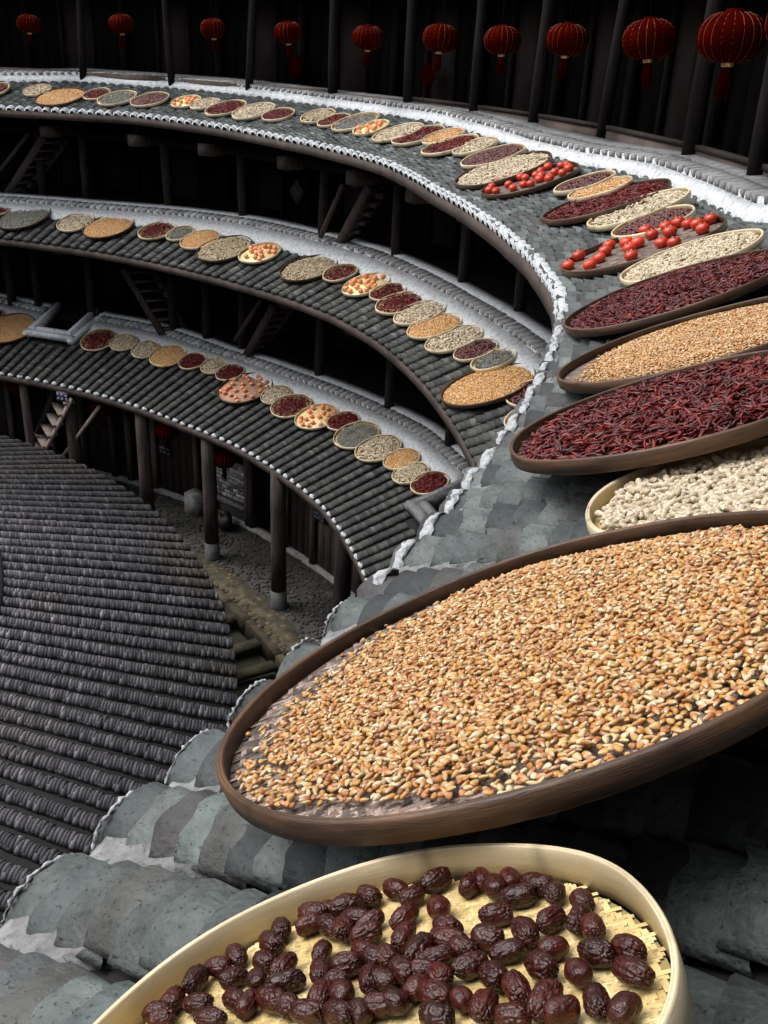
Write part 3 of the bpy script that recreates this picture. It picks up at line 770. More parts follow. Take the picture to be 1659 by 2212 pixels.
for k, (z0, z1, RP, angs, pr) in LEV.items():
    gl = empty('gallery', parent=house)
    a0, a1 = ROOFS[k]['th']
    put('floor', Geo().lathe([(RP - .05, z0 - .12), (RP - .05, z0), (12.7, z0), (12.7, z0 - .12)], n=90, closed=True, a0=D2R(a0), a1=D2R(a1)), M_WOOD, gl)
    tops = {'A': 8.1, 'B': 6.12, 'C': 4.41}
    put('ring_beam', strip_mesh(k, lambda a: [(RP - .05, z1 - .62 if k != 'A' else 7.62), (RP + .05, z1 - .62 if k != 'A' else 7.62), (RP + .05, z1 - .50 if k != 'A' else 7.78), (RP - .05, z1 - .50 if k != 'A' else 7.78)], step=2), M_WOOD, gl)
    rr = np.random.default_rng(ord(k))
    for i, a in enumerate(angs):
        lean = rr.normal(0, .01)
        g = Geo(); w = pr * rr.uniform(.9, 1.12) * (.85 if k == 'A' else 1); t = rr.uniform(.7, 1.15) * (.6 if k == 'A' else 1.3)  # top gallery posts get a darker tint for the shade there
        pts = [pol(a, RP, z0), pol(a, RP, z0 + .5), pol(a, RP + .01, z0 + 1.1), pol(a, RP, z1 - .02)]
        g.tube([p + np.array([lean * j, 0, 0]) for j, p in enumerate(pts)], [w, w * 1.02, w * .97, w * .93], n=12, c=(t, t, t))
        put('post', g.mesh('post', smooth=True), M_WOODG, gl)
        # a thinner post at the inner wall
        g = Geo(); g.bar(pol(a, 12.22, z0), pol(a, 12.22, z1 - .02), .10, .08, (.8, .8, .8), upv=tuple(pol(a, 1)))
        put('wall_post', g, M_WOODG, gl)
        # low board along the floor edge between this post and the next
        if i + 1 < len(angs):
            b = angs[i + 1]
            p0, p1 = pol(a, RP + .03, z0 + .085), pol(b, RP + .03, z0 + .085)
            d = (p1 - p0) / np.linalg.norm(p1 - p0)
            if k == 'A':
                g = Geo(); t = rr.uniform(.8, 1.5); g.bar(p0 + d * .07 + [0, 0, rr.uniform(.0, .03)], p1 - d * .07, .04, .15, (t, t, t)); put('sill_board', g, M_FASCIA, gl)
                if a < 30:
                    g = Geo(); g.bar(p0 + d * .07 + [0, 0, .1], p1 - d * .07 + [0, 0, .1], .06, .035, (1.2, 1.2, 1.2)); put('sill_rail', g, M_WOODG, gl)
            # back wall of the bay: a door in the middle, planks on both sides
            m_ = (a + b) / 2; dw = (b - a) * .16
            for (c0, c1, mt, nm) in ((a + .3, m_ - dw, M_WOOD, 'plank'), (m_ + dw, b - .3, M_WOOD, 'plank')):
                gg = Geo()
                for pl in planks(gg, c0, c1, 12.3, z0, z1 - .1, .22, 1.0, seed=abs(int(a * 10)) + i): 
                    V, F, C = pl.tmpl(); gg.add(V, F, C)
                put('plank_wall', gg, mt, gl)
            g = Geo(); g.bar(pol(m_, 12.34, z0), pol(m_, 12.34, z0 + 1.35), (np.linalg.norm(pol(m_ - dw, 12.3) - pol(m_ + dw, 12.3))), .05, upv=tuple(pol(m_, 1)))
            put('door', g, M_DOOR, gl)
            g = Geo(); g.bar(pol(m_ - dw, 12.28, z0), pol(m_ - dw, 12.28, z0 + 1.4), .06, .06, upv=tuple(pol(m_, 1))); g.bar(pol(m_ + dw, 12.28, z0), pol(m_ + dw, 12.28, z0 + 1.4), .06, .06, upv=tuple(pol(m_, 1)))
            g.bar(pol(m_ - dw, 12.28, z0 + 1.43), pol(m_ + dw, 12.28, z0 + 1.43), .06, .06)
            put('door_frame', g, M_WOODG, gl)
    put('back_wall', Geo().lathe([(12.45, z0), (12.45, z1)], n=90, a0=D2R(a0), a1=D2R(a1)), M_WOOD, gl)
    if k in BRACK:
        zb, ba = BRACK[k]
        for a in ba:
            E = interp(ROOFS[k]['E'], a)
            R0 = 10.17; t = rr.uniform(.8, 1.3)
            g = Geo(); g.bar(pol(a, R0 + .24, zb), pol(a, 11.2 if k == 'A' else 11.1, zb), .11, .13, (t * .6,) * 3)
            g.bar(pol(a, R0, zb), pol(a, R0 + .26, zb), .19, .15, (t * 2.6,) * 3)
            g.bar(pol(a, R0 + .1, zb + .07), pol(a, R0 + .1, roof_z(k, a, R0) - .05), .05, .06, (t * .7,) * 3)
            put('bracket', g, M_WOODG, gl)
        put('purlin', strip_mesh(k, lambda a: [(10.2, roof_z(k, a, 10.2) - .17), (10.28, roof_z(k, a, 10.2) - .17), (10.28, roof_z(k, a, 10.2) - .06), (10.2, roof_z(k, a, 10.2) - .06)], step=2), M_WOOD, gl)
        # rafters under the roof
        g = Geo(); a = -22.0
        while a < 90:
            g.bar(pol(a, interp(ROOFS[k]['E'], a) + .03, roof_z(k, a, interp(ROOFS[k]['E'], a)) - .075), pol(a, 11.0, roof_z(k, a, 11.0) - .11), .04, .05, (rng.uniform(.6, 1.3),) * 3); a += 1.9
        put('rafters', g, M_WOOD, gl, kind='stuff')
# main roof and its deep eave over the top gallery
mr = empty('main_roof', parent=house)
put('roof_slab', Geo().lathe([(EAVE_R, 7.85), (12.7, 9.0), (13.5, 9.2), (13.5, 9.35), (12.6, 9.15), (EAVE_R, 7.95)], n=100, closed=True, a0=D2R(-140), a1=D2R(200)), M_WOOD, mr)
put('ceiling', Geo().lathe([(10.9, 8.1), (12.7, 8.1), (12.7, 8.2), (10.9, 8.2)], n=90, closed=True, a0=D2R(-140), a1=D2R(200)), M_WOOD, mr)
put('outer_wall', Geo().lathe([(12.7, -.3), (12.7, 9.0), (13.5, 9.0), (13.5, -.3)], n=120, closed=True), M_GROUND, mr)
ol = Geo()
for zz in (2.55, 4.4, 6.15):   # the far side of the house, outside the picture: galleries in outline
    ol.lathe([(9.9, zz - .35), (11.0, zz), (12.7, zz), (12.7, zz - .1), (9.9, zz - .45)], n=80, closed=True, a0=D2R(93), a1=D2R(312), c=(2.2, 2.2, 2.2))
put('far_skirt_roofs', ol, M_TILE_FAR, house)

# ---------------------------------------------------------------- ground storey
gs = empty('ground_storey', parent=house)
RW = 10.42
for (a, c, h) in ((84, 3, 2), (70.3, 5.2, 2), (64.8, 3, 2), (55.6, 3.6, 2.0), (46.5, 3.4, 2.0), (36.0, 3.0, 2.0), (24.8, .9, 2.0), (14, 1.5, 2), (3, 1.5, 2), (-8, 1.5, 2), (-19, 1.5, 2)):  # c lifts the darkened timber again where courtyard light falls
    R = 9.42; g = Geo(); w = .105 if a < 69 else .07
    g.tube([pol(a, R, .28), pol(a, R, .9), pol(a, R, 1.5), pol(a, R, 2.02)], [w, w * .97, w * .96, w * .93], n=14, c=(c, c, c))
    put('post', g.mesh('post', smooth=True), M_WOODG, gs)
    g = Geo(); g.tube([pol(a, R, -.02), pol(a, R, .02), pol(a, R, .28)], [w * 1.12, w * 1.1, w * 1.03], n=12)
    V, F, C = g.tmpl(); g = Geo(); g.add(V, F, C * .42); put('post_base', g, M_STONE, gs)
put('sill_stone', Geo().lathe([(RW - .07, -.05), (RW - .07, .10), (RW + .06, .10), (RW + .06, -.05)], n=100, closed=True, a0=D2R(-30), a1=D2R(92)), M_STONE, gs)
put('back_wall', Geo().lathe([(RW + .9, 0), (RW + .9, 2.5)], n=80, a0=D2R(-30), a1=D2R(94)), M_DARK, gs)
put('wall_head', Geo().lathe([(RW - .04, 1.62), (RW - .04, 2.45), (RW + .04, 2.45), (RW + .04, 1.62)], n=100, closed=True, a0=D2R(-30), a1=D2R(94)), M_WOOD, gs)
for a, c in ((84, .8), (80, .9), (76.7, 1.2), (72, .7), (68.6, 1.1), (65.2, .7), (63.3, 1.2), (60.2, 1.5), (55.0, 1.2), (52.9, .9), (48.5, 1.2), (48.0, .6), (44.9, .9), (43.4, 1.3), (39.7, 1.1), (33.0, .9), (31.5, .8), (27, .8), (20, .8), (10, .8), (2, .8), (-6, .8), (-14, .8), (-22, .8)):
    g = Geo(); c *= 5; g.bar(pol(a, RW - .03, .10), pol(a, RW - .03, 1.66), .085, .09, (c, c, c), upv=tuple(pol(a, 1))); put('door_post', g, M_WOODG, gs)
def plank_part(name, a0, a1, z0, z1, mat, w, c=1.0, R=RW):
    pn = empty('door', parent=gs) if False else None
    for pl in planks(None, a0, a1, R, z0, z1, w, c, seed=int(a0 * 7)):
        put(name, pl, mat, gs)
plank_part('door_plank', 55.4, 59.8, .11, 1.62, M_DOOR, .16, 1.3)
plank_part('door_plank', 65.5, 68.2, .11, 1.62, M_DOOR, .17, 1.2)
plank_part('door_plank', 40.2, 43.0, .11, 1.62, M_DOOR, .16, 1.2)
plank_part('door_plank', 77.2, 83.5, .11, 1.62, M_DOOR, .18, 1.0)
plank_part('door_plank', 72.4, 76.3, .11, 1.62, M_WOOD, .18, 1.6)
plank_part('wall_plank', 33.3, 39.3, .11, 1.62, M_WOODG, .18, 5.5)
plank_part('wall_plank', 27.3, 31.2, .11, 1.62, M_WOODG, .18, .8)
plank_part('wall_plank', 20.3, 26.7, .11, 1.62, M_WOODG, .18, .7)
plank_part('wall_plank', 10.4, 19.6, .11, 1.62, M_WOODG, .22, 2.5)
plank_part('door_plank', 2.4, 9.6, .11, 1.62, M_DOOR, .22, 1.2)
plank_part('wall_plank', -13.6, 1.6, .11, 1.62, M_WOODG, .3, 2.5)
plank_part('wall_plank', 60.6, 62.6, .11, 1.62, M_WOODG, .15, .55, R=RW + .25)
# panel of pale grey bricks above a low stone sill
g = Geo(); g.bar(pol(50.7, RW + .02, .10), pol(50.7, RW + .02, 1.04), .70, .05, (1, 1, 1), upv=tuple(pol(50.7, 1))); put('mortar_panel', g, M_STONE, gs)
g = Geo(); g.bar(pol(52.6, RW - .05, .36), pol(48.8, RW - .05, .36), .09, .07, (.8, .8, .8)); put('panel_sill', g, M_STONE, gs)
rr = np.random.default_rng(4); p0, p1 = pol(52.6, RW - .015), pol(48.8, RW - .015); Lp = np.linalg.norm(p1 - p0); d = (p1 - p0) / Lp
for j in range(9):
    z = .42 + j * .066; x = -(j % 2) * .06
    while x < Lp - .02:
        xa, xb = max(0, x), min(Lp, x + .125)
        if xb - xa > .03:
            c = rr.choice([2.3, 1.9, .8, 1.1, 2.5]); g = Geo(); g.bar(p0 + d * (xa + .006) + [0, 0, z + .03], p0 + d * (xb - .006) + [0, 0, z + .03], .03 + rr.uniform(0, .006), .054, (c, c, c * 1.03)); put('brick', g, M_STONE, gs)
        x += .13
def nameboard(a, R, z, w, h, mat, lab, strokes, seed):
    o = empty('sign_board', M=polM(a, R, z), label=lab, cat='sign')
    g = Geo().box(-.012, .004, -w / 2, w / 2, -h / 2, h / 2); put('board', g, mat, o)
    g = Geo(); rr = np.random.default_rng(abs(int(seed)))
    for row, n in strokes:
        for i in range(n):
            y = w * .36 - i * w * .72 / max(1, n - 1); cz = h * row; s = h * .13
            for q in range(4):
                dy, dz = rr.uniform(-s, s, 2) * .7; hor = q % 2
                g.box(-.0165, -.013, y + dy - (s if hor else .003), y + dy + (s if hor else .003), cz + dz - (.003 if hor else s), cz + dz + (.003 if hor else s))
    put('writing', g, M_INK, o)
nameboard(58.7, RW - .065, .86, .24, .17, M_SIGN, 'small dark board with pale blue writing on the dark red door', ((.22, 4), (-.24, 3)), 3)
nameboard(38.6, RW - .065, .95, .28, .14, M_SIGN, 'small dark board with pale writing on the grey plank wall', ((.2, 4), (-.22, 5)), 5)
nameboard(64.8, 9.28, 1.86, .22, .16, material('purple_board', (.05, .035, .07), (.03, .02, .045), rough=.6, tint=False), 'purple board with pale writing on the post beside the wooden stair', ((.2, 3), (-.22, 3)), 6)

def blob(name, mat, ctr, size, label, cat, seed, M0=None):
    rr = np.random.default_rng(abs(int(seed))); V = []; n, m = 14, 9
    for i in range(m + 1):
        p = PI * i / m
        for j in range(n):
            a = 2 * PI * j / n; k_ = (1 - .35 * (i / m) ** 2) + .12 * math.sin(3 * a + seed) * math.sin(p) + rr.normal(0, .02)
            V.append((size[0] * math.sin(p) * math.cos(a) * k_, size[1] * math.sin(p) * math.sin(a) * k_, size[2] * (1 - math.cos(p)) * .5 * k_))
    F = [(i * n + j, (i + 1) * n + j, (i + 1) * n + (j + 1) % n, i * n + (j + 1) % n) for i in range(m) for j in range(n)]
    g = Geo(); g.add(V, [np.array(F)]); return put(name, g.mesh(name, smooth=True), mat, loc=Vector(ctr), label=label, cat=cat)
blob('sack', M_SACK, pol(51.6, 10.16, .03), (.13, .16, .28), 'tan sackcloth sack leaning under the grey brick panel', 'sack', 2)
blob('sack', M_BLACK, pol(49.9, 10.12, .03), (.15, .18, .36), 'bulging black sack standing beside the dark doorway', 'sack', 4)
g = Geo(); V, F, C = Geo().box(-.12, .12, -.13, .13, 0, .38).tmpl(); g.add(V + np.random.default_rng(1).normal(0, .012, V.shape), F, C * 1.1)
put('stone_block', g, M_STONE, M=polM(54.2, 10.2, .0), label='pale squared stone block at the foot of the dark red door', cat='stone block')

# ---------------------------------------------------------------- stairs between the storeys
def stair(a0, a1, b0, b1, n, label, mat=M_WOODG, w=.05, h=.11, c=3.4, rail=None, treads=True):
    """a0,b0: the foot of both stringers, a1,b1: their heads, each (angle, radius, z)"""
    o = empty('wooden_stair', label=label, cat='stair')
    A0, A1, B0, B1 = [pol(*p) for p in (a0, a1, b0, b1)]
    for p, q in ((A0, A1), (B0, B1)):
        g = Geo(); g.bar(p, q, w, h, (c, c, c)); put('stringer', g, mat, o)
    for i in range(n):
        t = (i + .6) / n; g = Geo(); p = A0 + (A1 - A0) * t; q = B0 + (B1 - B0) * t; z = (p[2] + q[2]) / 2
        p[2] = q[2] = z; g.bar(p, q, .13 if c < 5 else .17, .03, (c * 1.1,) * 3); put('tread', g, mat, o)
    if rail:
        g = Geo(); g.bar(pol(*rail[0]), pol(*rail[1]), .05, .05, (c, c, c)); put('handrail', g, mat, o)
stair((75.45, 10.75, 4.55), (71.28, 10.75, 5.45), (75.2, 11.15, 4.5), (70.6, 11.15, 5.4), 7, 'steep wooden stair behind the middle roof at the far left', rail=((75.75, 10.7, 4.9), (72.5, 10.7, 5.5)))
stair((40.2, 10.75, 4.55), (36.5, 10.75, 5.42), (41.5, 11.15, 4.47), (37.7, 11.15, 5.35), 7, 'steep wooden stair behind the middle roof, beneath the curve of the top roof', rail=((41.2, 10.65, 4.7), (38.7, 10.65, 5.4)))
stair((60.3, 10.75, 2.66), (64.2, 10.75, 3.6), (59.3, 11.1, 2.62), (62.6, 11.1, 3.6), 7, 'steep wooden stair leaning left behind the lowest roof', w=.06)
stair((50.6, 10.75, 2.68), (47.3, 10.75, 3.55), (51.6, 11.15, 2.58), (47.6, 11.15, 3.45), 7, 'steep wooden stair leaning right behind the lowest roof', rail=((51.3, 10.65, 2.9), (48.1, 10.65, 3.63)))
stair((74.2, 9.72, -.0), (67.0, 9.72, 1.85), (71.3, 9.30, -.0), (63.8, 9.30, 1.85), 9, 'pale wooden stair with open treads below the lowest roof', c=13.0, h=.06, w=.045, rail=((67.7, 9.42, .5), (61.0, 9.42, 1.79)))
g = Geo(); g.bar(pol(70.7, 9.62, .85), pol(67.6, 9.62, 1.78), .07, .08, (1.5, 1.5, 1.5)); put('slanting_strut', g, M_WOODG, label='grey slanting timber strut left of the pale wooden stair', cat='timber strut')

# ---------------------------------------------------------------- inner ring hall
hall = empty('inner_hall', label='low ring shaped inner hall with a wide purplish grey tiled roof', cat='building')
IR0, IR1, IZ0, IZ1 = 5.78, 7.85, 2.28, 1.68
hr = empty('roof', parent=hall)
isl = (IZ0 - IZ1) / (IR1 - IR0)
tmp = tile_template(.145, .056, .036, .007, 6)
rng = np.random.default_rng(77)
Ps, Ms, Cs = [], [], []
th = -46.0; row = 0
while th < 96:
    R = IR1; sl = math.atan(isl); a_off = rng.normal(0, .04)
    rc = rng.uniform(.85, 1.1)
    while R > IR0 + .05:
        t2 = th + a_off + rng.normal(0, .04) + .25 * math.sin(R * 2 + row * .3) * .3
        a = D2R(t2)
        x = -np.array([math.cos(a) * math.cos(sl), math.sin(a) * math.cos(sl), -math.sin(sl)]); y = np.array([math.sin(a), -math.cos(a), 0]); z = np.cross(x, y)
        wf = R / 7.3 * rng.uniform(.96, 1.03)
        Ms.append(np.stack([x, y * wf, z * rng.uniform(.98, 1.02)], 1))
        Ps.append(pol(t2, R, IZ1 + (IR1 - R) * isl + rng.normal(0, .001)))
        n_ = hash_noise(np.array(R * 1.3 + 5), np.array(th * .12), 5)
        warm = max(0, n_ - .55) * (1 if R > 7.0 else .4)
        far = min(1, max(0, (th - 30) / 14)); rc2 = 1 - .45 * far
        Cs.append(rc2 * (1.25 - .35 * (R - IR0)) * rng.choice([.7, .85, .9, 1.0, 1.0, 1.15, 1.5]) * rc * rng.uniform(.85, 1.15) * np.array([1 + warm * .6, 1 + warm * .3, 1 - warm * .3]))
        R -= rng.uniform(.021, .029)
    th += 1.7; row += 1
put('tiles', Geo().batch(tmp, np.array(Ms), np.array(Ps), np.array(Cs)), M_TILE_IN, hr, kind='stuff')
put('roof_deck', Geo().lathe([(IR1 - .01, IZ1 + .002), (IR0, IZ0 + .002), (IR0, IZ0 - .1), (IR1 - .01, IZ1 - .06)], n=140, closed=True, a0=D2R(-47), a1=D2R(97)), M_DARK, hr)
put('inner_slope', Geo().lathe([(IR0 + .02, IZ0 + .0), (4.9, 1.6), (4.9, 1.5), (IR0 + .02, IZ0 - .12)], n=120, closed=True, c=(.2, .2, .2)), M_DARK, hr)
put('ridge', Geo().lathe([(IR0 - .08, IZ0 - .02), (IR0 - .07, IZ0 + .07), (IR0 - .02, IZ0 + .095), (IR0 + .04, IZ0 + .07), (IR0 + .06, IZ0 - .01)], n=150, closed=True, c=(.3, .3, .3)), M_DARK, hr)
put('wall', Geo().lathe([(7.3, -.3), (7.3, 1.70), (7.4, 1.66), (7.4, -.3)], n=100, closed=True), M_WOOD, hall)
put('far_roof', Geo().lathe([(IR1, IZ1), (IR0, IZ0), (IR0, IZ0 - .1), (IR1, IZ1 - .08)], n=100, closed=True, a0=D2R(97), a1=D2R(313)), M_TILE_IN, hall)

# ---------------------------------------------------------------- lanterns
def ribbed(rad, sq, nrib, n=64, m=18):
    V = []
    for i in range(m + 1):
        p = PI * (.085 + .83 * i / m)
        for j in range(n):
            a = 2 * PI * j / n; rr = rad * math.sin(p) ** .72 * (1 - .035 * (1 - abs(math.sin(a * nrib / 2)) ** .6))
            V.append((rr * math.cos(a), rr * math.sin(a), rad * sq * math.cos(p)))
    F = [(i * n + j, (i + 1) * n + j, (i + 1) * n + (j + 1) % n, i * n + (j + 1) % n) for i in range(m) for j in range(n)]
    g = Geo(); g.add(V, [np.array(F), np.array([list(range(n))[::-1]]), np.array([list(range(m * n, m * n + n))])]); return g
def make_lantern():
    o = empty('lantern', group='red lanterns')
    put('shade', ribbed(.205, .70, 20).mesh('shade', smooth=True), M_LANT, o)
    g = Geo()
    for i in range(20):
        a = 2 * PI * (i + .0) / 20; pts = []
        for j in range(11):
            p = PI * (.1 + .8 * j / 10); rr = .205 * math.sin(p) ** .72 * .975 + .0015
            pts.append((rr * math.cos(a), rr * math.sin(a), .205 * .7 * math.cos(p)))
        g.tube(pts, .0012, n=4)
    put('ribs', g, M_RIB, o)
    put('top_cap', Geo().lathe([(.001, .155), (.05, .155), (.055, .135), (.06, .13)], n=20), M_LANT, o)
    put('collar', Geo().lathe([(.040, -.134), (.036, -.160), (.03, -.163), (.001, -.163)], n=20), M_GOLD, o)
    g = Geo(); rr = np.random.default_rng(2)
    g.tube([(0, 0, -.16), (.002, 0, -.19), (.008, .0, -.24)], [.026, .034, .036], n=14)
    for i in range(60):
        a = rr.uniform(0, 6.28); r_ = rr.uniform(.01, .034); fl = rr.uniform(1.0, 1.9); L_ = rr.uniform(.10, .19)
        g.tube([(r_ * math.cos(a), r_ * math.sin(a), -.18), (r_ * 1.15 * math.cos(a) + .006, r_ * 1.15 * math.sin(a), -.18 - L_ * .5), (r_ * fl * math.cos(a) + .022, r_ * fl * math.sin(a), -.18 - L_)], [.005, .004, .002], n=4)
    put('tassel', g, M_LANT, o)
    g = Geo(); g.tube([(0, 0, .15), (0, 0, .60)], .004, n=5); put('cord', g, M_WOOD, o)
    return o
def copy_tree(o):
    c = o.copy(); COL.objects.link(c)
    for ch in [x for x in o.children]:
        d = ch.copy(); COL.objects.link(d); d.parent = c
    return c
ORD = ['leftmost', 'second', 'third', 'fourth', 'fifth', 'sixth', 'seventh', 'eighth', 'ninth', 'tenth', 'eleventh', 'twelfth', 'thirteenth', 'fourteenth', 'fifteenth', 'sixteenth', 'seventeenth']
NTH = ['first'] + ORD[1:] + ['eighteenth', 'nineteenth', 'twentieth', 'twenty-first', 'twenty-second', 'twenty-third', 'twenty-fourth', 'twenty-fifth', 'twenty-sixth']
def ordl(i): return 'leftmost' if i == 0 else ORD[i] + ' from the left'
proto = make_lantern(); first = True
LA = [(71.52, 7.03), (62.58, 7.08), (53.35, 7.07), (45.58, 7.06), (37.16, 7.04), (29.5, 7.06), (23.02, 7.06), (16.31, 7.08), (7.99, 7.09), (-.03, 7.10), (-7.2, 7.14)]
LG = [(71.85, 1.70), (61.81, 1.62), (53.58, 1.58), (45.98, 1.52)]
for i, (a, z) in enumerate(LA):
    o = proto if first else copy_tree(proto); first = False
    o.matrix_local = Matrix.Translation(Vector(pol(a, 10.75, z))) @ Matrix.Scale(random.uniform(.84, .92), 4) @ Matrix.Rotation(random.uniform(-.09, .09), 4, 'X') @ Matrix.Rotation(random.uniform(-.09, .09), 4, 'Y') @ Matrix.Rotation(random.uniform(0, 6), 4, 'Z')
    o['label'] = 'round red lantern hanging above the topmost roof, %s' % ordl(i); o['category'] = 'lantern'
for i, (a, z) in enumerate(LG):
    o = copy_tree(proto); o.matrix_local = Matrix.Translation(Vector(pol(a, 9.62, z + .06))) @ Matrix.Scale(.9, 4) @ Matrix.Rotation(random.uniform(0, 6), 4, 'Z')
    o['label'] = 'red lantern under the eave of the lowest roof, %s' % ordl(i); o['category'] = 'lantern'
for (a, R, z, lab) in ((52.1, 12.1, 6.62, 'faint red paper diamond behind the fourth lantern from the left'), (39.8, 12.1, 6.63, 'faint red paper diamond behind the sixth lantern from the left'), (52.0, 12.1, 4.9, 'pale diamond shaped paper on the wall behind the middle roof')):
    g = Geo(); g.add([(0, 0, .2), (0, .15, 0), (0, 0, -.2), (0, -.15, 0), (.008, 0, .2), (.008, .15, 0), (.008, 0, -.2), (.008, -.15, 0)], [np.array([(0, 1, 2, 3), (7, 6, 5, 4), (0, 4, 5, 1), (1, 5, 6, 2), (2, 6, 7, 3), (3, 7, 4, 0)])])
    put('paper_diamond', g, M_LANT if 'red' in lab else M_PAPER, M=polM(a, R, z), label=lab, cat='paper charm')

# ---------------------------------------------------------------- pieces of produce
def teardrop(n=6, pos=None):
    """corn kernel: tip at x=-.5, broad end at x=.5, y across, z thick"""
    prof = [(-.5, .06, .06), (-.44, .16, .15), (-.2, .33, .28), (.1, .45, .33), (.33, .45, .32), (.45, .32, .23), (.5, .10, .07)] if n >= 6 else [(-.5, .14, .14), (-.1, .40, .33), (.4, .42, .30)]
    V = []; C = []
    for i, (x, w, h) in enumerate(prof):
        for k in range(n):
            a = 2 * PI * k / n; V.append((x, w * math.cos(a), h * math.sin(a)))
            f = np.clip((x + .42) / .45, 0, 1); C.append(np.array([1.0, .96, .86]) * (1 - f) + np.array([.0, .0, .0]) * f if False else (f, f, f))
    m = len(prof)
    F = [(i * n + k, (i + 1) * n + k, (i + 1) * n + (k + 1) % n, i * n + (k + 1) % n) for i in range(m - 1) for k in range(n)]
    g = Geo(); g.add(V, [np.array(F)[:, ::-1], np.array([list(range(n))]), np.array([list(range((m - 1) * n, m * n))[::-1]])], np.array(C))
    return g.tmpl()
def spindle(prof, n, bend=0.0):
    """prof: (x, radius) along x; bend lifts the ends"""
    V = []
    for x, r in prof:
        for k in range(n):
            a = 2 * PI * k / n; V.append((x, r * math.cos(a) + bend * (x * x - .1), r * math.sin(a)))
    m = len(prof)
    F = [(i * n + k, (i + 1) * n + k, (i + 1) * n + (k + 1) % n, i * n + (k + 1) % n) for i in range(m - 1) for k in range(n)]
    g = Geo(); g.add(V, [np.array(F)[:, ::-1], np.array([list(range(n))]), np.array([list(range((m - 1) * n, m * n))[::-1]])])
    return g.tmpl()
T_CORN = teardrop(8); T_CORN_LO = teardrop(5)
T_CHILI = [spindle([(-.5, .015), (-.42, .055), (-.2, .095), (.05, .10), (.25, .085), (.42, .05), (.5, .02)], 6, b) for b in (-.5, -.2, .25, .6)]
T_CHILI_LO = [spindle([(-.5, .02), (-.1, .10), (.3, .085), (.5, .02)], 4, b) for b in (-.4, .1, .5)]
T_PEA = [spindle([(-.5, .05), (-.45, .14), (-.3, .225), (-.16, .205), (0, .155 - q * .012), (.15, .19), (.3, .215), (.44, .15), (.5, .05)], 10, b) for q, b in ((0, .0), (2, .25), (1, -.25))]
T_PEA_LO = [spindle([(-.5, .08), (-.28, .21), (0, .16), (.28, .21), (.5, .08)], 5, b) for b in (0, .25)]
T_BEAN = [spindle([(-.5, .1), (-.3, .28), (0, .34), (.3, .28), (.5, .1)], 6, 0)]
T_SEED = [spindle([(-.5, .03), (0, .12), (.5, .03)], 4, .3)]

def tint_two(tm, f_lo, f_hi, cols_lo, cols_hi):
    pass
CORN_LO = np.array([.66, .52, .33]); 
CORN_HI = np.array([(.52, .25, .06), (.49, .20, .05), (.55, .31, .10), (.38, .14, .04), (.60, .42, .22), (.50, .25, .065), (.30, .11, .04), (.64, .52, .35), (.43, .18, .045), (.54, .30, .09)])
CHILI_C = np.array([(.115, .007, .007), (.08, .006, .006), (.15, .010, .008), (.05, .004, .005), (.24, .022, .012), (.10, .006, .007)])
PEA_C = np.array([(.64, .56, .42), (.72, .64, .50), (.56, .48, .35), (.68, .61, .50), (.46, .38, .27)])
BEAN_C = np.array([(.10, .018, .016), (.07, .012, .014), (.14, .03, .02)])
SEED_C = np.array([(.25, .255, .23), (.16, .165, .15), (.36, .36, .32), (.30, .28, .20)])
def grid_pts(rng, s, rad, jit=.3):
    """jittered grid over a disc: neighbours touch instead of running into each other"""
    m = int(rad / s) + 2; X, Y = np.meshgrid(np.arange(-m, m + 1), np.arange(-m, m + 1))
    P = np.c_[(X + .5 * (Y % 2)).ravel() * s, Y.ravel() * s * .87] + rng.normal(0, s * jit, (X.size, 2))
    P = P[np.hypot(*P.T) < rad]; rng.shuffle(P); return P
def disc_pts(rng, n, rad, rmin=0):
    a = rng.uniform(0, 2 * PI, n); r = np.sqrt(rng.uniform((rmin / rad) ** 2, 1, n)) * rad
    return np.c_[r * np.cos(a), r * np.sin(a)]
def orient(rng, n, tilt, roll):
    yaw = rng.uniform(0, 2 * PI, n); p = rng.normal(0, tilt, n); q = rng.normal(0, roll, n)
    cy, sy, cp, sp, cq, sq = np.cos(yaw), np.sin(yaw), np.cos(p), np.sin(p), np.cos(q), np.sin(q)
    Z = np.zeros(n); O = np.ones(n)
    Rz = np.stack([np.stack([cy, -sy, Z], 1), np.stack([sy, cy, Z], 1), np.stack([Z, Z, O], 1)], 1)
    Ry = np.stack([np.stack([cp, Z, sp], 1), np.stack([Z, O, Z], 1), np.stack([-sp, Z, cp], 1)], 1)
    Rx = np.stack([np.stack([O, Z, Z], 1), np.stack([Z, cq, -sq], 1), np.stack([Z, sq, cq], 1)], 1)
    return Rz @ Ry @ Rx

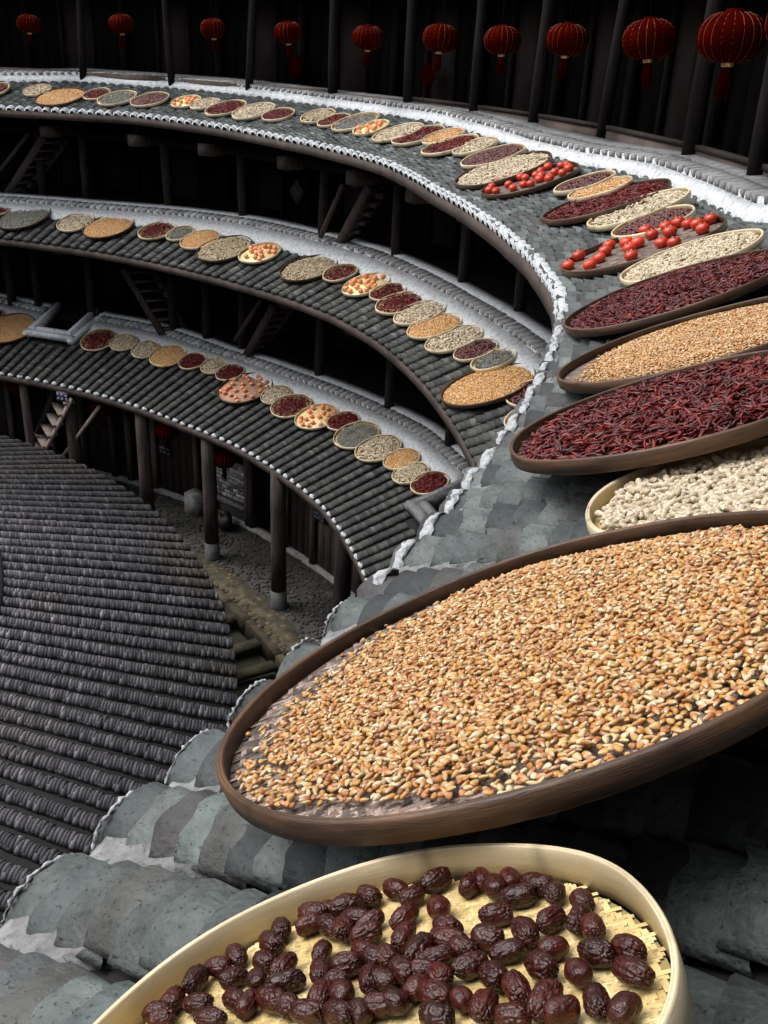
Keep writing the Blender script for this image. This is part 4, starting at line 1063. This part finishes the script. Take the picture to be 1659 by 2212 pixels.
# ---------------------------------------------------------------- trays
def make_rim(rad, wall, tf, kind, seed):
    rr = np.random.default_rng(abs(int(seed)))
    prof = [(rad, -wall), (rad + .002 * tf, -wall * .5), (rad + .001 * tf, -.005 * tf), (rad - .002 * tf, 0), (rad - .0055 * tf, .0), (rad - .0065 * tf, -.003 * tf), (rad - .0075 * tf, 0), (rad - .0115 * tf, -.001 * tf), (rad - .0125 * tf, -.005 * tf), (rad - .0125 * tf, -wall)]
    n = 120 if rad > .35 or kind == 'near' else 56
    nodes = np.sort(rr.uniform(0, 2 * PI, 9)); ph = rr.uniform(0, 6)
    def wob(a, r, z):
        return (.0018 * tf * math.sin(3 * a + ph) + .0012 * math.sin(7 * a), .0016 * tf * math.sin(4 * a + ph * 2))
    g = Geo().lathe(prof, n=n, closed=True, wob=wob)
    V, F, C = g.tmpl(); a = np.arctan2(V[:, 1], V[:, 0]) % (2 * PI)
    dn = np.min(np.abs(a[:, None] - nodes[None]), 1)
    C = C * (1 - .45 * np.exp(-(dn * rad / .005) ** 2))[:, None] * (1 + .18 * np.sin(a * 5.3 + ph * 3) * np.sin(a * 1.7))[:, None] * (1 + .12 * np.sin(a * 2 + ph))[:, None]
    g = Geo(); g.add(V, F, C); return g
def make_base(rad, wall, c=(1, 1, 1)):
    return Geo().lathe([(.001, -wall + .001), (rad - .008, -wall + .001), (rad - .008, -wall - .004), (.001, -wall - .004)], n=56, c=c)
def weave(rad, cell, z, rmin, seed, cols):
    """twill weave: floats of three cells in both directions, arched over each other"""
    rr = np.random.default_rng(abs(int(seed))); g = Geo(); n = int(rad / cell) + 1
    I = []
    for hor in (0, 1):
        Vt = np.array([(x, y, zz) for x, zz in ((-1.9, -.04), (-1.0, .03), (1.0, .03), (1.9, -.04)) for y in (-.46, .46)], float) * cell * np.array([1, 1, 1.0])
        Ft = [np.array([(0, 2, 3, 1), (2, 4, 5, 3), (4, 6, 7, 5)])]
        pts = []
        for j in range(-n, n + 1):
            off = (j % 4) if hor else ((-j) % 4)
            for i in range(-n - 4, n + 4, 4):
                x = (i + off + (0 if hor else 2)) * cell; y = j * cell
                if not hor: x, y = y, x
                r = math.hypot(x, y)
                if rmin < r < rad - cell * (1.0 if cell > .006 else .1): pts.append((x, y, z))
        pts = np.array(pts); m = len(pts)
        if not m: continue
        R = np.tile(np.eye(3), (m, 1, 1))
        if not hor: R[:, 0, 0] = 0; R[:, 0, 1] = -1; R[:, 1, 0] = 1; R[:, 1, 1] = 0
        cc = np.array(cols)[rr.integers(len(cols), size=m)] * rr.uniform(.85, 1.1, (m, 1))
        g.batch((Vt, Ft, np.ones((8, 3))), R, pts, cc)
    V, F, C = g.tmpl(); a = D2R(38); g2 = Geo(); g2.add(np.c_[V[:, 0] * math.cos(a) - V[:, 1] * math.sin(a), V[:, 0] * math.sin(a) + V[:, 1] * math.cos(a), V[:, 2]], F, C)
    return g2

CN = {'corn': 'yellow corn', 'chili': 'red chillies', 'chilimix': 'seed-edged chillies', 'peanut': 'peanuts', 'bean': 'small dates', 'grey': 'grey seeds', 'persimmon': 'orange persimmons', 'date': 'large wrinkled dates'}
SHORT = {'corn': 'corn', 'chili': 'plain chilli', 'chilimix': 'mixed', 'peanut': 'peanut', 'bean': 'small-date', 'grey': 'grey', 'persimmon': 'persimmon', 'date': 'date'}
RN = {'A': 'topmost', 'B': 'middle', 'C': 'lowest'}
cnt = {}
total = {}
NEAR = {70: ('long pale tray of peanuts just below the brown persimmon tray', 'peanuts'), 71: ('brown tray of red chillies lying next below the long pale peanut tray', ''), 72: ('brown tray of mixed yellow corn between two brown chilli trays', ''),
        73: ('dark brown tray of glossy red chillies above the pale tray of big peanuts', ''), 74: ('pale tray of big peanuts between dark chilli tray and huge corn tray', ''), 75: ('huge dark brown tray of golden corn kernels in front', ''),
        76: ('pale yellow bamboo tray of wrinkled dates at the very bottom', '')}
NAMED = {70: 'long pale peanut tray below the brown persimmon tray', 71: 'brown chilli tray below the long pale peanut tray', 72: 'brown corn tray between the two brown chilli trays', 73: 'dark chilli tray above the big peanuts', 74: 'pale tray of big peanuts', 75: 'huge corn tray in front', 76: 'pale date tray'}
idx_order = sorted(range(len(TRAYS)), key=lambda i: (TRAYS[i][0], -TRAYS[i][3]))
TL = {}
for i in idx_order:
    k, c = TRAYS[i][0], TRAYS[i][1]
    if i >= 70: TL[i] = (NEAR[i][0], NAMED[i]); continue
    q = cnt.get((k, c), 0); cnt[(k, c)] = q + 1
    TL[i] = ('%s tray of %s on the %s roof, %s %s tray from left' % ('pale' if TRAYS[i][2] == 'pale' else 'brown', CN[c], RN[k], 'first' if q == 0 else ORD[q], SHORT[c]), '%s %s tray from the left on the %s roof' % ('first' if q == 0 else ORD[q], SHORT[c], RN[k]))

solo_pool = {'corn': [], 'chili': [], 'peanut': []}
PERS_NEAR = {28: [(-0.38, 0.044), (-0.309, 0.224), (-0.281, -0.133), (-0.22, -0.023), (-0.176, 0.106), (-0.14, 0.272), (-0.059, 0.161), (-0.066, -0.022), (-0.083, -0.228), (-0.011, 0.052), (0.067, 0.356), (0.079, 0.18), (0.158, 0.081), (0.081, -0.122), (0.124, -0.236), (0.239, 0.293), (0.267, 0.167), (0.296, 0.071), (0.291, -0.111), (0.37, 0.092), (0.17, 0.29)],
             22: [(-0.308, 0.087), (-0.294, -0.022), (-0.184, 0.269), (-0.254, 0.21), (-0.071, 0.289), (-0.154, 0.063), (-0.18, -0.124), (-0.011, 0.33), (-0.015, 0.184), (-0.001, 0.097), (-0.094, -0.126), (-0.058, -0.184), (0.131, 0.318), (0.078, 0.068), (0.086, -0.038), (0.155, 0.168), (0.038, -0.128), (0.243, 0.236), (0.19, -0.057), (0.085, -0.227), (0.313, 0.128), (0.346, 0.064), (0.298, -0.095), (0.209, -0.186)]}
def persimmon_mesh(lo=False):
    n, m = (12, 7) if lo else (24, 14); V = []
    for i in range(m + 1):
        p = PI * i / m
        for j in range(n):
            a = 2 * PI * j / n; lob = 1 + .035 * math.cos(4 * a) * math.sin(p)
            r = math.sin(p) * lob; z = .80 * math.cos(p) - .12 * math.exp(-(p / .35) ** 2)
            V.append((r * math.cos(a), r * math.sin(a), z + .78))
    F = [(i * n + j, (i + 1) * n + j, (i + 1) * n + (j + 1) % n, i * n + (j + 1) % n) for i in range(m) for j in range(n)]
    g = Geo(); g.add(np.array(V), [np.array(F)]); return g.mesh('fruit', smooth=True)
def calyx_mesh():
    g = Geo(); V = []; F = []
    for q in range(4):
        a = q * PI / 2; b = len(V)
        for (r, w, z) in ((.0, .0, 1.42), (.24, .20, 1.40), (.42, .14, 1.47), (.56, .02, 1.56)):
            for s_ in (-1, 1):
                V.append((r * math.cos(a) - s_ * w * math.sin(a), r * math.sin(a) + s_ * w * math.cos(a), z))
        for i in range(3): F.append((b + 2 * i, b + 2 * i + 2, b + 2 * i + 3, b + 2 * i + 1))
    g.add(V, [np.array(F)]); g.tube([(0, 0, 1.4), (.03, 0, 1.62)], [.09, .06], n=6); return g.mesh('calyx')
ME_F, ME_FL, ME_C = persimmon_mesh(), persimmon_mesh(True), calyx_mesh()
ME_F.materials.append(M_PERS); ME_FL.materials.append(M_PERSO); ME_C.materials.append(M_CALYX)
ME_FB = ME_FL.copy(); ME_FB.materials[0] = M_PERS

def solo_meshes(name, tms, cols, L0, mat, blend=None):
    out = []
    for cc in cols:
        for V, F, C in tms:
            g = Geo(); g.add(V * L0, F, C * cc + ((1 - C) * blend if blend is not None else 0)); me = g.mesh(name, smooth=True); me.materials.append(mat); out.append(me)
    return out
def solo_put(name, vm, Mw, Pw, q, L0, rng, label, cat, group):
    T = Matrix.Identity(4)
    for a in range(3):
        for b in range(3): T[a][b] = Mw[q][a, b] / L0
        T[a][3] = Pw[q][a]
    put(name, vm[rng.integers(len(vm))], None, M=T, label=label, cat=cat, group=group)
def emit(name, tm_list, Ml, Pl, cols, mat, label, cat):
    g = Geo(); m = len(tm_list); n = len(Pl); s_ = np.arange(n) % m
    for q, tm in enumerate(tm_list):
        w = s_ == q
        g.batch(tm, Ml[w], Pl[w], cols[w])
    return put(name, g.mesh(name, smooth=True), mat, kind='stuff', label=label, cat=cat)

for i, t in enumerate(TRAYS):
    k, c, kind, th, R, rad, ta, tb, off = t
    ctr, u, v, nn = FR[i]
    near = i >= 70
    wall = .034 if (rad < .33 and not near) else .036
    if near: wall = .030
    if i == 76: wall = .030
    if i == 75: wall = .025
    if i == 74: wall = .03
    tf = (.40 if i == 76 else .66) if near else .85
    B = np.stack([u, v, nn], 1)
    Mt = Matrix.Identity(4)
    for a in range(3):
        for b in range(3): Mt[a][b] = B[a, b]
        Mt[a][3] = ctr[a]
    lab, short = TL[i]
    tray = empty('bamboo_tray', M=Mt, label=lab, cat='tray', group='round bamboo trays laid on the roofs')
    rm = M_PALE if kind == 'pale' else M_BROWN
    wm = M_PALEW if kind == 'pale' else M_BROWNW
    rmesh = make_rim(rad, wall, tf, 'near' if near else '', i)
    put('rim', rmesh.mesh('rim', smooth=False), rm, tray)
    put('woven_base', make_base(rad, wall, (2.4, 1.9, 1.6) if i == 60 else ((1.3, 1.3, 1.35) if (c == 'persimmon' and kind == 'pale') else (1, 1, 1))), wm, tray)
    if i == 76: put('weave', weave(rad - .012, .0052, -wall + .003, 0, 5, [(1.08, 1.05, 1), (.92, .86, .75), (1.12, 1.1, 1.08), (1.0, .93, .82)]), M_PALEW, tray, kind='stuff')
    if i in (75,): put('weave', weave(rad - .012, .0075, -wall + .003, rad * .5, 6, [(1, 1, 1), (.6, .6, .6), (1.5, 1.5, 1.5), (.3, .3, .3), (2.2, 2.2, 2.3)]), M_BROWNW, tray, kind='stuff')
    if i in (73, 28, 22): put('weave', weave(rad - .012, .013, -wall + .004, rad * (.7 if i == 73 else 0), 6, [(1, 1, 1), (.6, .6, .6), (1.5, 1.4, 1.4), (.8, .8, .8)]), M_BROWNW, tray, kind='stuff')
    rng = np.random.default_rng(100 + i)
    zb = -wall + .004
    ri = rad - .014
    d_cam = np.linalg.norm(ctr - CAMV)
    def world(Ml, pl): return np.einsum('ij,njk->nik', B, Ml), pl @ B.T + ctr
    def bed(h, col, mat, frac=.9, nm='bed', edge=.01):
        V = []; n, m = 48, 14; 
        for a_ in range(m + 1):
            rr_ = ri * frac * a_ / m
            for b_ in range(n):
                an = 2 * PI * b_ / n
                hz = h * (1 - (a_ / m) ** 6) + .004 * (hash_noise(np.array(rr_ * math.cos(an) * 40), np.array(rr_ * math.sin(an) * 40), i) - .5)
                V.append((rr_ * math.cos(an), rr_ * math.sin(an), zb + max(hz, -.002)))
        F = [(a_ * n + b_, (a_ + 1) * n + b_, (a_ + 1) * n + (b_ + 1) % n, a_ * n + (b_ + 1) % n) for a_ in range(m) for b_ in range(n)]
        g = Geo(); g.add(V, [np.array(F)], col); return g
    if c == 'corn':
        L = .0104 if i == 75 else (.0108 if i == 72 else .018)
        w = L * .78; layer = PI * ri * ri / (L * w * .62)
        n = int(layer * (1.42 if near else 1.1)); n = min(n, 13000)
        if near:
            p1 = grid_pts(rng, L * .80, ri - L * .45, .22); p2 = grid_pts(rng, L * 1.02, ri - L * .6, .3)
            lay = np.r_[np.zeros(len(p1)), np.ones(len(p2))]; p = np.r_[p1, p2]; n = len(p)
        else: p = disc_pts(rng, n, ri - L * .45); lay = np.zeros(n)
        rr_ = np.hypot(*p.T) / ri
        hmax = wall * .55
        if i in (75, 72):      # thin at the rim on the eave side, as raked
            e = (np.clip((-p[:, 0] / ri - .35) / .65, 0, 1)) ** 1.0
            keep = rng.random(n) > np.clip((rr_ - .74) / .2, 0, 1) ** 1.0 * (.16 + .84 * e) * 1.0
            keep &= rng.random(n) > .85 * np.clip((-p[:, 0] / ri - .55) / .38, 0, 1)
            keep &= (lay < .5) | (rr_ < .86); p = p[keep]; rr_ = rr_[keep]; lay = lay[keep]; n = len(p)
            hs_ = hmax * np.clip((1.0 - rr_) / .28, 0, 1) * np.clip((p[:, 0] / ri + .90) / .4, .0, 1)
        else: hs_ = hmax * np.clip((1.02 - rr_) / .15, .2, 1)
        hs_ = hs_ * (.85 + .3 * hash_noise(p[:, 0] * 30, p[:, 1] * 30, i))
        Ml = orient(rng, n, .22, .5) * np.stack([L * rng.uniform(.85, 1.12, n), w * rng.uniform(.85, 1.1, n), np.full(n, L * .64)], 1)[:, None, :]
        pl = np.c_[p, zb + L * .24 + hs_ + rng.uniform(-.0, .0012, n) + lay * L * .34]
        Mw, Pw = world(Ml, pl)
        ch = CORN_HI[rng.integers(len(CORN_HI), size=n)] * rng.uniform(.85, 1.08, (n, 1)) * (1 if near else 1.45)
        tm = T_CORN if near else T_CORN_LO
        V, F, C = tm
        # colour: cream tip to coloured body
        keep = np.ones(n, bool)
        if i == 75:
            px = to_px(Pw); o_ = np.argsort(np.where((px[:, 0] > 0) & (px[:, 0] < 768) & (px[:, 1] > 0) & (px[:, 1] < 1024) & (pl[:, 2] > zb + L * .26 + hs_ * .9), px[:, 2], 9e9))[:300]
            vm = solo_meshes('kernel', [tm], CORN_HI, L, M_CORN, CORN_LO)
            for q in o_:
                solo_put('corn_kernel', vm, Mw, Pw, q, L, rng, label='golden corn kernel lying in the nearer part of the huge corn tray', cat='corn kernel', group='corn kernels in the huge front tray')
            keep[o_] = False
        g = Geo(); kk = keep.nonzero()[0]
        nV = len(V); W = np.einsum('nij,kj->nki', Mw[kk], V) + Pw[kk][:, None]
        CC = C[None] * ch[kk][:, None] + (1 - C[None]) * CORN_LO * rng.uniform(.7, 1.1, (len(kk), 1, 1))
        g.add(W.reshape(-1, 3), [(f[None] + (np.arange(len(kk)) * nV)[:, None, None]).reshape(-1, f.shape[1]) for f in F], CC.reshape(-1, 3))
        put('corn_heap', g.mesh('corn_heap', smooth=near), M_CORN, kind='stuff', label='loose corn kernels heaped in the ' + short, cat='corn')
        if near:
            g = bed(hmax * .84, (.33, .18, .065), M_CORN, .72)
            V_, F_, C_ = g.tmpl(); 
            g = Geo(); V_ = V_ + np.array([.05 * rad, 0, 0]); g.add(V_ @ B.T + ctr, F_, C_); put('corn_bed', g.mesh('corn_bed', smooth=True), M_CORN, kind='stuff', label='packed under layer of corn in the ' + short, cat='corn')
        else:
            V_, F_, C_ = bed(hmax * .9, (.86, .54, .19), M_CORN, .985).tmpl(); g = Geo(); g.add(V_ @ B.T + ctr, F_, C_); put('corn_bed', g.mesh('corn_bed', smooth=True), M_CORN, kind='stuff', label='packed under layer of corn in the ' + short, cat='corn')
    elif c in ('chili', 'chilimix'):
        L = {73: .036, 71: .040}.get(i, .050)
        layer = PI * ri * ri / (L * L * .2)
        n = int(layer * (2.6 if near else 1.6)); n = min(n, 4600)
        p = disc_pts(rng, n, ri - L * .38); rr_ = np.hypot(*p.T) / ri
        if near:
            kp = rng.random(n) > np.clip((rr_ - .86) / .14, 0, 1) * .6; p = p[kp]; rr_ = rr_[kp]; n = len(p)
        hmax = wall * (.7 if near else .55)
        hs_ = hmax * np.clip((1.04 - rr_) / .22, .1, 1) * (.75 + .5 * hash_noise(p[:, 0] * 16, p[:, 1] * 16, i))
        Ml = orient(rng, n, .28, 1.5) * (L * rng.uniform(.7, 1.2, n))[:, None, None]
        Ml = Ml * np.stack([np.ones(n), rng.uniform(.8, 1.3, n), rng.uniform(.7, 1.1, n)], 1)[:, None, :]
        pl = np.c_[p, zb + L * .09 + hs_ * rng.uniform(.55, 1.12, n)]
        cols = CHILI_C[rng.integers(len(CHILI_C), size=n)] * rng.uniform(.8, 1.2, (n, 1)) * (1.0 if near else 1.35)
        if c == 'chilimix':
            m_ = (rng.random(n) < np.clip((rr_ - .55) * 1.1, .03, .5)); cols[m_] = np.array([.55, .42, .22])
        Mw, Pw = world(Ml, pl)
        keep = np.ones(n, bool)
        if i == 73:
            px = to_px(Pw); o_ = np.argsort(np.where((px[:, 0] > 0) & (px[:, 0] < 768) & (pl[:, 2] > np.median(pl[:, 2])), px[:, 2], 9e9))[:300]
            vm = solo_meshes('chilli', T_CHILI[:3], CHILI_C, L, M_CHILI)
            for q in o_:
                solo_put('dried_chilli', vm, Mw, Pw, q, L, rng, label='glossy dark red dried chilli in the dark tray above the big peanuts', cat='chilli', group='chillies in the dark tray above the big peanuts')
            keep[o_] = False
        emit('chilli_heap', T_CHILI if near else T_CHILI_LO, Mw[keep], Pw[keep], cols[keep], M_CHILI, 'dried red chillies heaped in the ' + short, 'chillies')
        g = bed(hmax * .62, (.035, .004, .005) if near else (.10, .009, .010), M_CHILI, .93)
        V_, F_, C_ = g.tmpl(); g = Geo(); g.add(V_ @ B.T + ctr, F_, C_); put('chilli_bed', g.mesh('chilli_bed', smooth=True), M_CHILI, kind='stuff', label='packed under layer of chillies in the ' + short, cat='chillies')
    elif c == 'peanut':
        L = {74: .028, 70: .031}.get(i, .040)
        layer = PI * ri * ri / (L * L * .40)
        n = int(layer * (1.7 if near else 1.4)); n = min(n, 3000)
        if near: p = np.r_[grid_pts(rng, L * .62, ri - L * .42, .2), grid_pts(rng, L * .85, ri - L * .5, .3)]; n = len(p)
        else: p = disc_pts(rng, n, ri - L * .42)
        rr_ = np.hypot(*p.T) / ri
        if near:
            kp = rng.random(n) > np.clip((rr_ - .9) / .1, 0, 1) * .4; p = p[kp]; rr_ = rr_[kp]; n = len(p)
        hmax = wall * (.62 if near else .45)
        if i == 74: hmax = .016
        hs_ = hmax * np.clip((1.04 - rr_) / .25, .08, 1) * (.8 + .4 * hash_noise(p[:, 0] * 18, p[:, 1] * 18, i))
        Ml = orient(rng, n, .22, 1.5) * (L * rng.uniform(.78, 1.15, n))[:, None, None]
        pl = np.c_[p, zb + L * .2 + hs_ * rng.uniform(.5, 1.08, n)]
        cols = PEA_C[rng.integers(len(PEA_C), size=n)] * rng.uniform(.85, 1.12, (n, 1))
        if i in (36, 38, 11): cols *= np.array([.8, .78, .72])
        Mw, Pw = world(Ml, pl); keep = np.ones(n, bool)
        if i == 74:
            px = to_px(Pw); o_ = np.argsort(np.where((px[:, 0] > -5) & (px[:, 0] < 775), -pl[:, 2] + hs_ * 0, 9e9))[:300]
            vm = solo_meshes('peanut', T_PEA, PEA_C, L, M_PEANUT)
            for q in o_:
                solo_put('peanut', vm, Mw, Pw, q, L, rng, label='pale unshelled peanut in the pale tray beside the huge corn tray', cat='peanut', group='peanuts in the near pale tray')
            keep[o_] = False
        emit('peanut_heap', T_PEA if near else T_PEA_LO, Mw[keep], Pw[keep], cols[keep], M_PEANUT, 'unshelled peanuts heaped in the ' + short, 'peanuts')
        V_, F_, C_ = bed(hmax * .5, (.30, .22, .13) if near else (.42, .33, .2), M_PEANUT, .92).tmpl(); g = Geo(); g.add(V_ @ B.T + ctr, F_, C_); put('peanut_bed', g.mesh('peanut_bed', smooth=True), M_PEANUT, kind='stuff', label='packed under layer of peanuts in the ' + short, cat='peanuts')
    elif c in ('bean', 'grey'):
        L = .024 if c == 'bean' else .035
        n = int(PI * ri * ri / (L * L * (.42 if c == 'bean' else .2))); n = min(n, 1600)
        p = disc_pts(rng, n, ri - L * .5); rr_ = np.hypot(*p.T) / ri
        if c == 'grey' and kind == 'pale': p *= .95
        hs_ = wall * .4 * np.clip((1.04 - rr_) / .25, .1, 1) * (.8 + .4 * hash_noise(p[:, 0] * 18, p[:, 1] * 18, i))
        Ml = orient(rng, n, .3, 1.) * (L * rng.uniform(.8, 1.15, n))[:, None, None]
        pl = np.c_[p, zb + L * .25 + hs_]
        cc = BEAN_C if c == 'bean' else SEED_C
        cols = cc[rng.integers(len(cc), size=n)] * rng.uniform(.8, 1.2, (n, 1))
        Mw, Pw = world(Ml, pl)
        nm = 'small_date_heap' if c == 'bean' else 'grey_seed_heap'
        emit(nm, T_BEAN if c == 'bean' else T_SEED, Mw, Pw, cols, M_BEAN if c == 'bean' else M_SEED, ('small dark red dates' if c == 'bean' else 'grey seeds') + ' spread in the ' + short, 'dates' if c == 'bean' else 'seeds')
        V_, F_, C_ = bed(wall * .36, (.045, .010, .010) if c == 'bean' else (.22, .22, .19), M_SEED, .9).tmpl(); g = Geo(); g.add(V_ @ B.T + ctr, F_, C_)
        put(nm.replace('heap', 'bed'), g.mesh('seed_bed', smooth=True), M_BEAN if c == 'bean' else M_SEED, kind='stuff', label='packed under layer of %s in the %s' % ('small dates' if c == 'bean' else 'grey seeds', short), cat='dates' if c == 'bean' else 'seeds')
    elif c == 'persimmon':
        pr = .037
        if i in PERS_NEAR: pts = PERS_NEAR[i]
        else:
            pts = []; tries = 0; tgt = {6: 11, 14: 12, 37: 15, 40: 17, 60: 25, 63: 17}.get(i, 14); md = .07 if rad < .35 else .1
            pr = .034 if rad > .25 else .027; md = pr * 2.05
            while len(pts) < tgt and tries < 3000:
                q = disc_pts(rng, 1, ri - pr * 1.1)[0]; tries += 1
                if all(np.hypot(*(q - w)) > md for w in pts): pts.append(q)
        _px = to_px(np.array([ctr + B @ np.array([x, y, zb]) for x, y in pts])); pts = [pts[q] for q in np.argsort(_px[:, 0])]
        for pi_, (x, y) in enumerate(pts):
            nth = NTH[pi_]
            T = Matrix.Translation(Vector(ctr + B @ np.array([x, y, zb - .002]))) @ Mt.to_3x3().to_4x4() @ Matrix.Rotation(random.uniform(0, 6), 4, 'Z') @ Matrix.Rotation(random.uniform(-.18, .18), 4, 'X') @ Matrix.Scale(pr * random.uniform(.92, 1.08), 4)
            gl = 'persimmons in the ' + short
            if i in PERS_NEAR:
                o = empty('persimmon', M=T, label='red persimmon with calyx in the %s, %s from its left end' % ('larger brown persimmon tray' if i == 28 else 'smaller brown persimmon tray', nth), cat='persimmon', group=gl)
                put('fruit', ME_F, None, o); put('calyx', ME_C, None, o)
            else:
                put('persimmon', ME_FL, None, M=T, label='%s small persimmon from left, in the %s' % (nth, short.replace(' tray from the left', ' tray')), cat='persimmon', group=gl)
    elif c == 'date':
        import mathutils.noise as mn
        vm = []
        for q in range(7):
            V = []; n, m = 72, 52; el = [1.0, .88, 1.1, .95, 1.05, .8, 1.0][q]
            for a_ in range(m + 1):
                p_ = PI * a_ / m
                for b_ in range(n):
                    an = 2 * PI * b_ / n
                    d = Vector((math.cos(p_) * el, max(0, math.sin(p_)) ** .85 * math.cos(an) * .60, max(0, math.sin(p_)) ** .85 * math.sin(an) * .56))
                    s_ = Vector((d.x * 1.7 + q * 9, d.y * 5.2, d.z * 5.2)); w1 = mn.noise(s_ + Vector((mn.noise(s_ * .7) * 1.5, 0, 0)))
                    w2 = mn.noise(Vector((d.x * 6 + q * 5, d.y * 14, d.z * 14)))
                    w3 = mn.noise(Vector((d.x * 1.5 + q * 3, d.y * 1.5, d.z * 1.5)))
                    amt = .4 + .6 * min(1, max(0, .5 + 1.6 * mn.noise(Vector((d.x + q * 31, d.y, d.z)))))
                    if q == 5: amt *= .25
                    disp = 1 + .13 * w3 - amt * (.16 * (1 - min(1, abs(w1) * 3.4)) ** 1.3 + .025 * (1 - min(1, abs(w2) * 3)))
                    end = .06 * math.exp(-((abs(d.x) - el) / .12) ** 2)
                    V.append(tuple(d * (disp - end)))
            F = [(a_ * n + b_, (a_ + 1) * n + b_, (a_ + 1) * n + (b_ + 1) % n, a_ * n + (b_ + 1) % n) for a_ in range(m) for b_ in range(n)]
            g = Geo(); g.add(np.array(V), [np.array(F)]); me = g.mesh('date', smooth=True); me.materials.append(M_DATE); vm.append(me)
        DATES = [(-0.09, 0.166, -4), (-0.058, 0.188, 69), (-0.018, 0.176, 95), (-0.013, 0.204, -47), (0.017, 0.207, -52), (0.05, 0.196, 7), (0.04, 0.183, -21), (0.009, 0.172, -44), (0.036, 0.162, 26), (0.064, 0.17, 100), (0.097, 0.171, -41), (-0.064, 0.154, 45), (-0.025, 0.138, -39), (0.031, 0.135, 15), (0.08, 0.133, 83), (0.101, 0.137, 109), (0.116, 0.128, -48), (-0.001, 0.114, -28), (-0.051, 0.125, 66), (-0.033, 0.099, 112), (0.01, 0.099, 7), (0.027, 0.092, -16), (0.042, 0.104, 0), (0.068, 0.115, -29), (0.066, 0.092, 26), (0.099, 0.1, 45), (0.133, 0.098, -8), (0.16, 0.11, -15), (0.166, 0.082, -29), (-0.004, 0.082, 90), (0.014, 0.077, 33), (0.048, 0.071, 38), (0.102, 0.077, -20), (0.13, 0.076, -56), (0.073, 0.062, -44), (0.095, 0.054, -45), (-0.0, 0.055, -12), (0.03, 0.057, -33), (0.014, 0.059, 7), (0.02, 0.042, 81), (0.041, 0.036, -23), (0.062, 0.037, -44), (0.084, 0.031, 97), (0.121, 0.045, 97), (0.154, 0.051, -49), (0.137, 0.037, 45), (0.175, 0.046, 81), (0.015, 0.023, 0), (0.108, 0.026, 18), (-0.029, 0.071, -39), (-0.012, 0.045, 0), (0.055, 0.016, 8), (-0.14, 0.155, -42), (-0.118, 0.164, -28), (-0.167, 0.135, 11), (-0.139, 0.13, -12), (-0.119, 0.134, 45), (-0.098, 0.118, 6), (-0.137, 0.103, 50), (-0.079, 0.115, 66), (-0.115, 0.103, -26), (-0.097, 0.1, -45), (-0.069, 0.096, 39), (-0.054, 0.076, 0), (-0.176, 0.101, -38), (-0.153, 0.072, -28), (-0.178, 0.054, -33), (-0.207, 0.042, 5), (-0.142, 0.051, -15), (-0.115, 0.047, 101), (-0.094, 0.069, 114), (-0.075, 0.046, -39), (-0.056, 0.056, 26), (-0.039, 0.069, -19), (-0.189, 0.016, 108), (-0.152, 0.026, 75), (-0.125, 0.026, -36), (-0.096, 0.028, 38), (-0.05, 0.037, 0), (-0.023, 0.043, -41), (-0.21, -0.012, 123), (-0.188, -0.008, 123), (-0.158, -0.007, 0), (-0.127, 0.003, -9), (-0.051, 0.018, 108), (-0.035, 0.025, -38), (-0.197, -0.027, 5), (-0.109, 0.0, 90), (-0.088, 0.007, -15), (-0.072, 0.005, -10), (-0.048, 0.001, 0), (-0.129, -0.02, 12), (-0.02, 0.004, -11), (-0.005, 0.009, -21), (-0.175, -0.029, 12), (0.003, 0.018, 0)]
        _px = to_px(np.array([ctr + B @ np.array([d[0], d[1], zb]) for d in DATES])); _o = np.argsort(_px[:, 1])
        DL = {}
        for q in range(0, len(_o), 12):
            for w_, j in enumerate(sorted(_o[q:q + 12], key=lambda j: _px[j, 0])): DL[j] = (NTH[q // 12], NTH[w_])
        for di, (x, y, an) in enumerate(DATES):
            if math.hypot(x, y) > ri - .016: f = (ri - .016) / math.hypot(x, y); x *= f; y *= f
            s_ = random.uniform(.0138, .0170)
            T = Matrix.Translation(Vector(ctr + B @ np.array([x, y, zb + s_ * .58]))) @ Mt.to_3x3().to_4x4() @ Matrix.Rotation(D2R(an + random.uniform(-12, 12)), 4, 'Z') @ Matrix.Rotation(random.uniform(-.12, .12), 4, 'Y') @ Matrix.Rotation(random.uniform(0, 6.28), 4, 'X') @ Matrix.Scale(s_, 4)
            put('date', vm[random.randrange(7)], None, M=T, label='wrinkled date in the pale front tray, %s from left in its %s row' % (DL[di][1], DL[di][0]), cat='date', group='dates in the pale tray')

# white bent pipe under the main eave
g = Geo(); g.tube([(0, -.05, -.06), (0, .03, -.07), (0, .06, -.04), (0, .065, .07)], .022, n=10)
put('bent_pipe', g.mesh('bent_pipe', smooth=True), M_LIME, M=polM(64.2, 11.3, 7.12), label='short bent white pipe beside the second lantern from the left', cat='pipe')
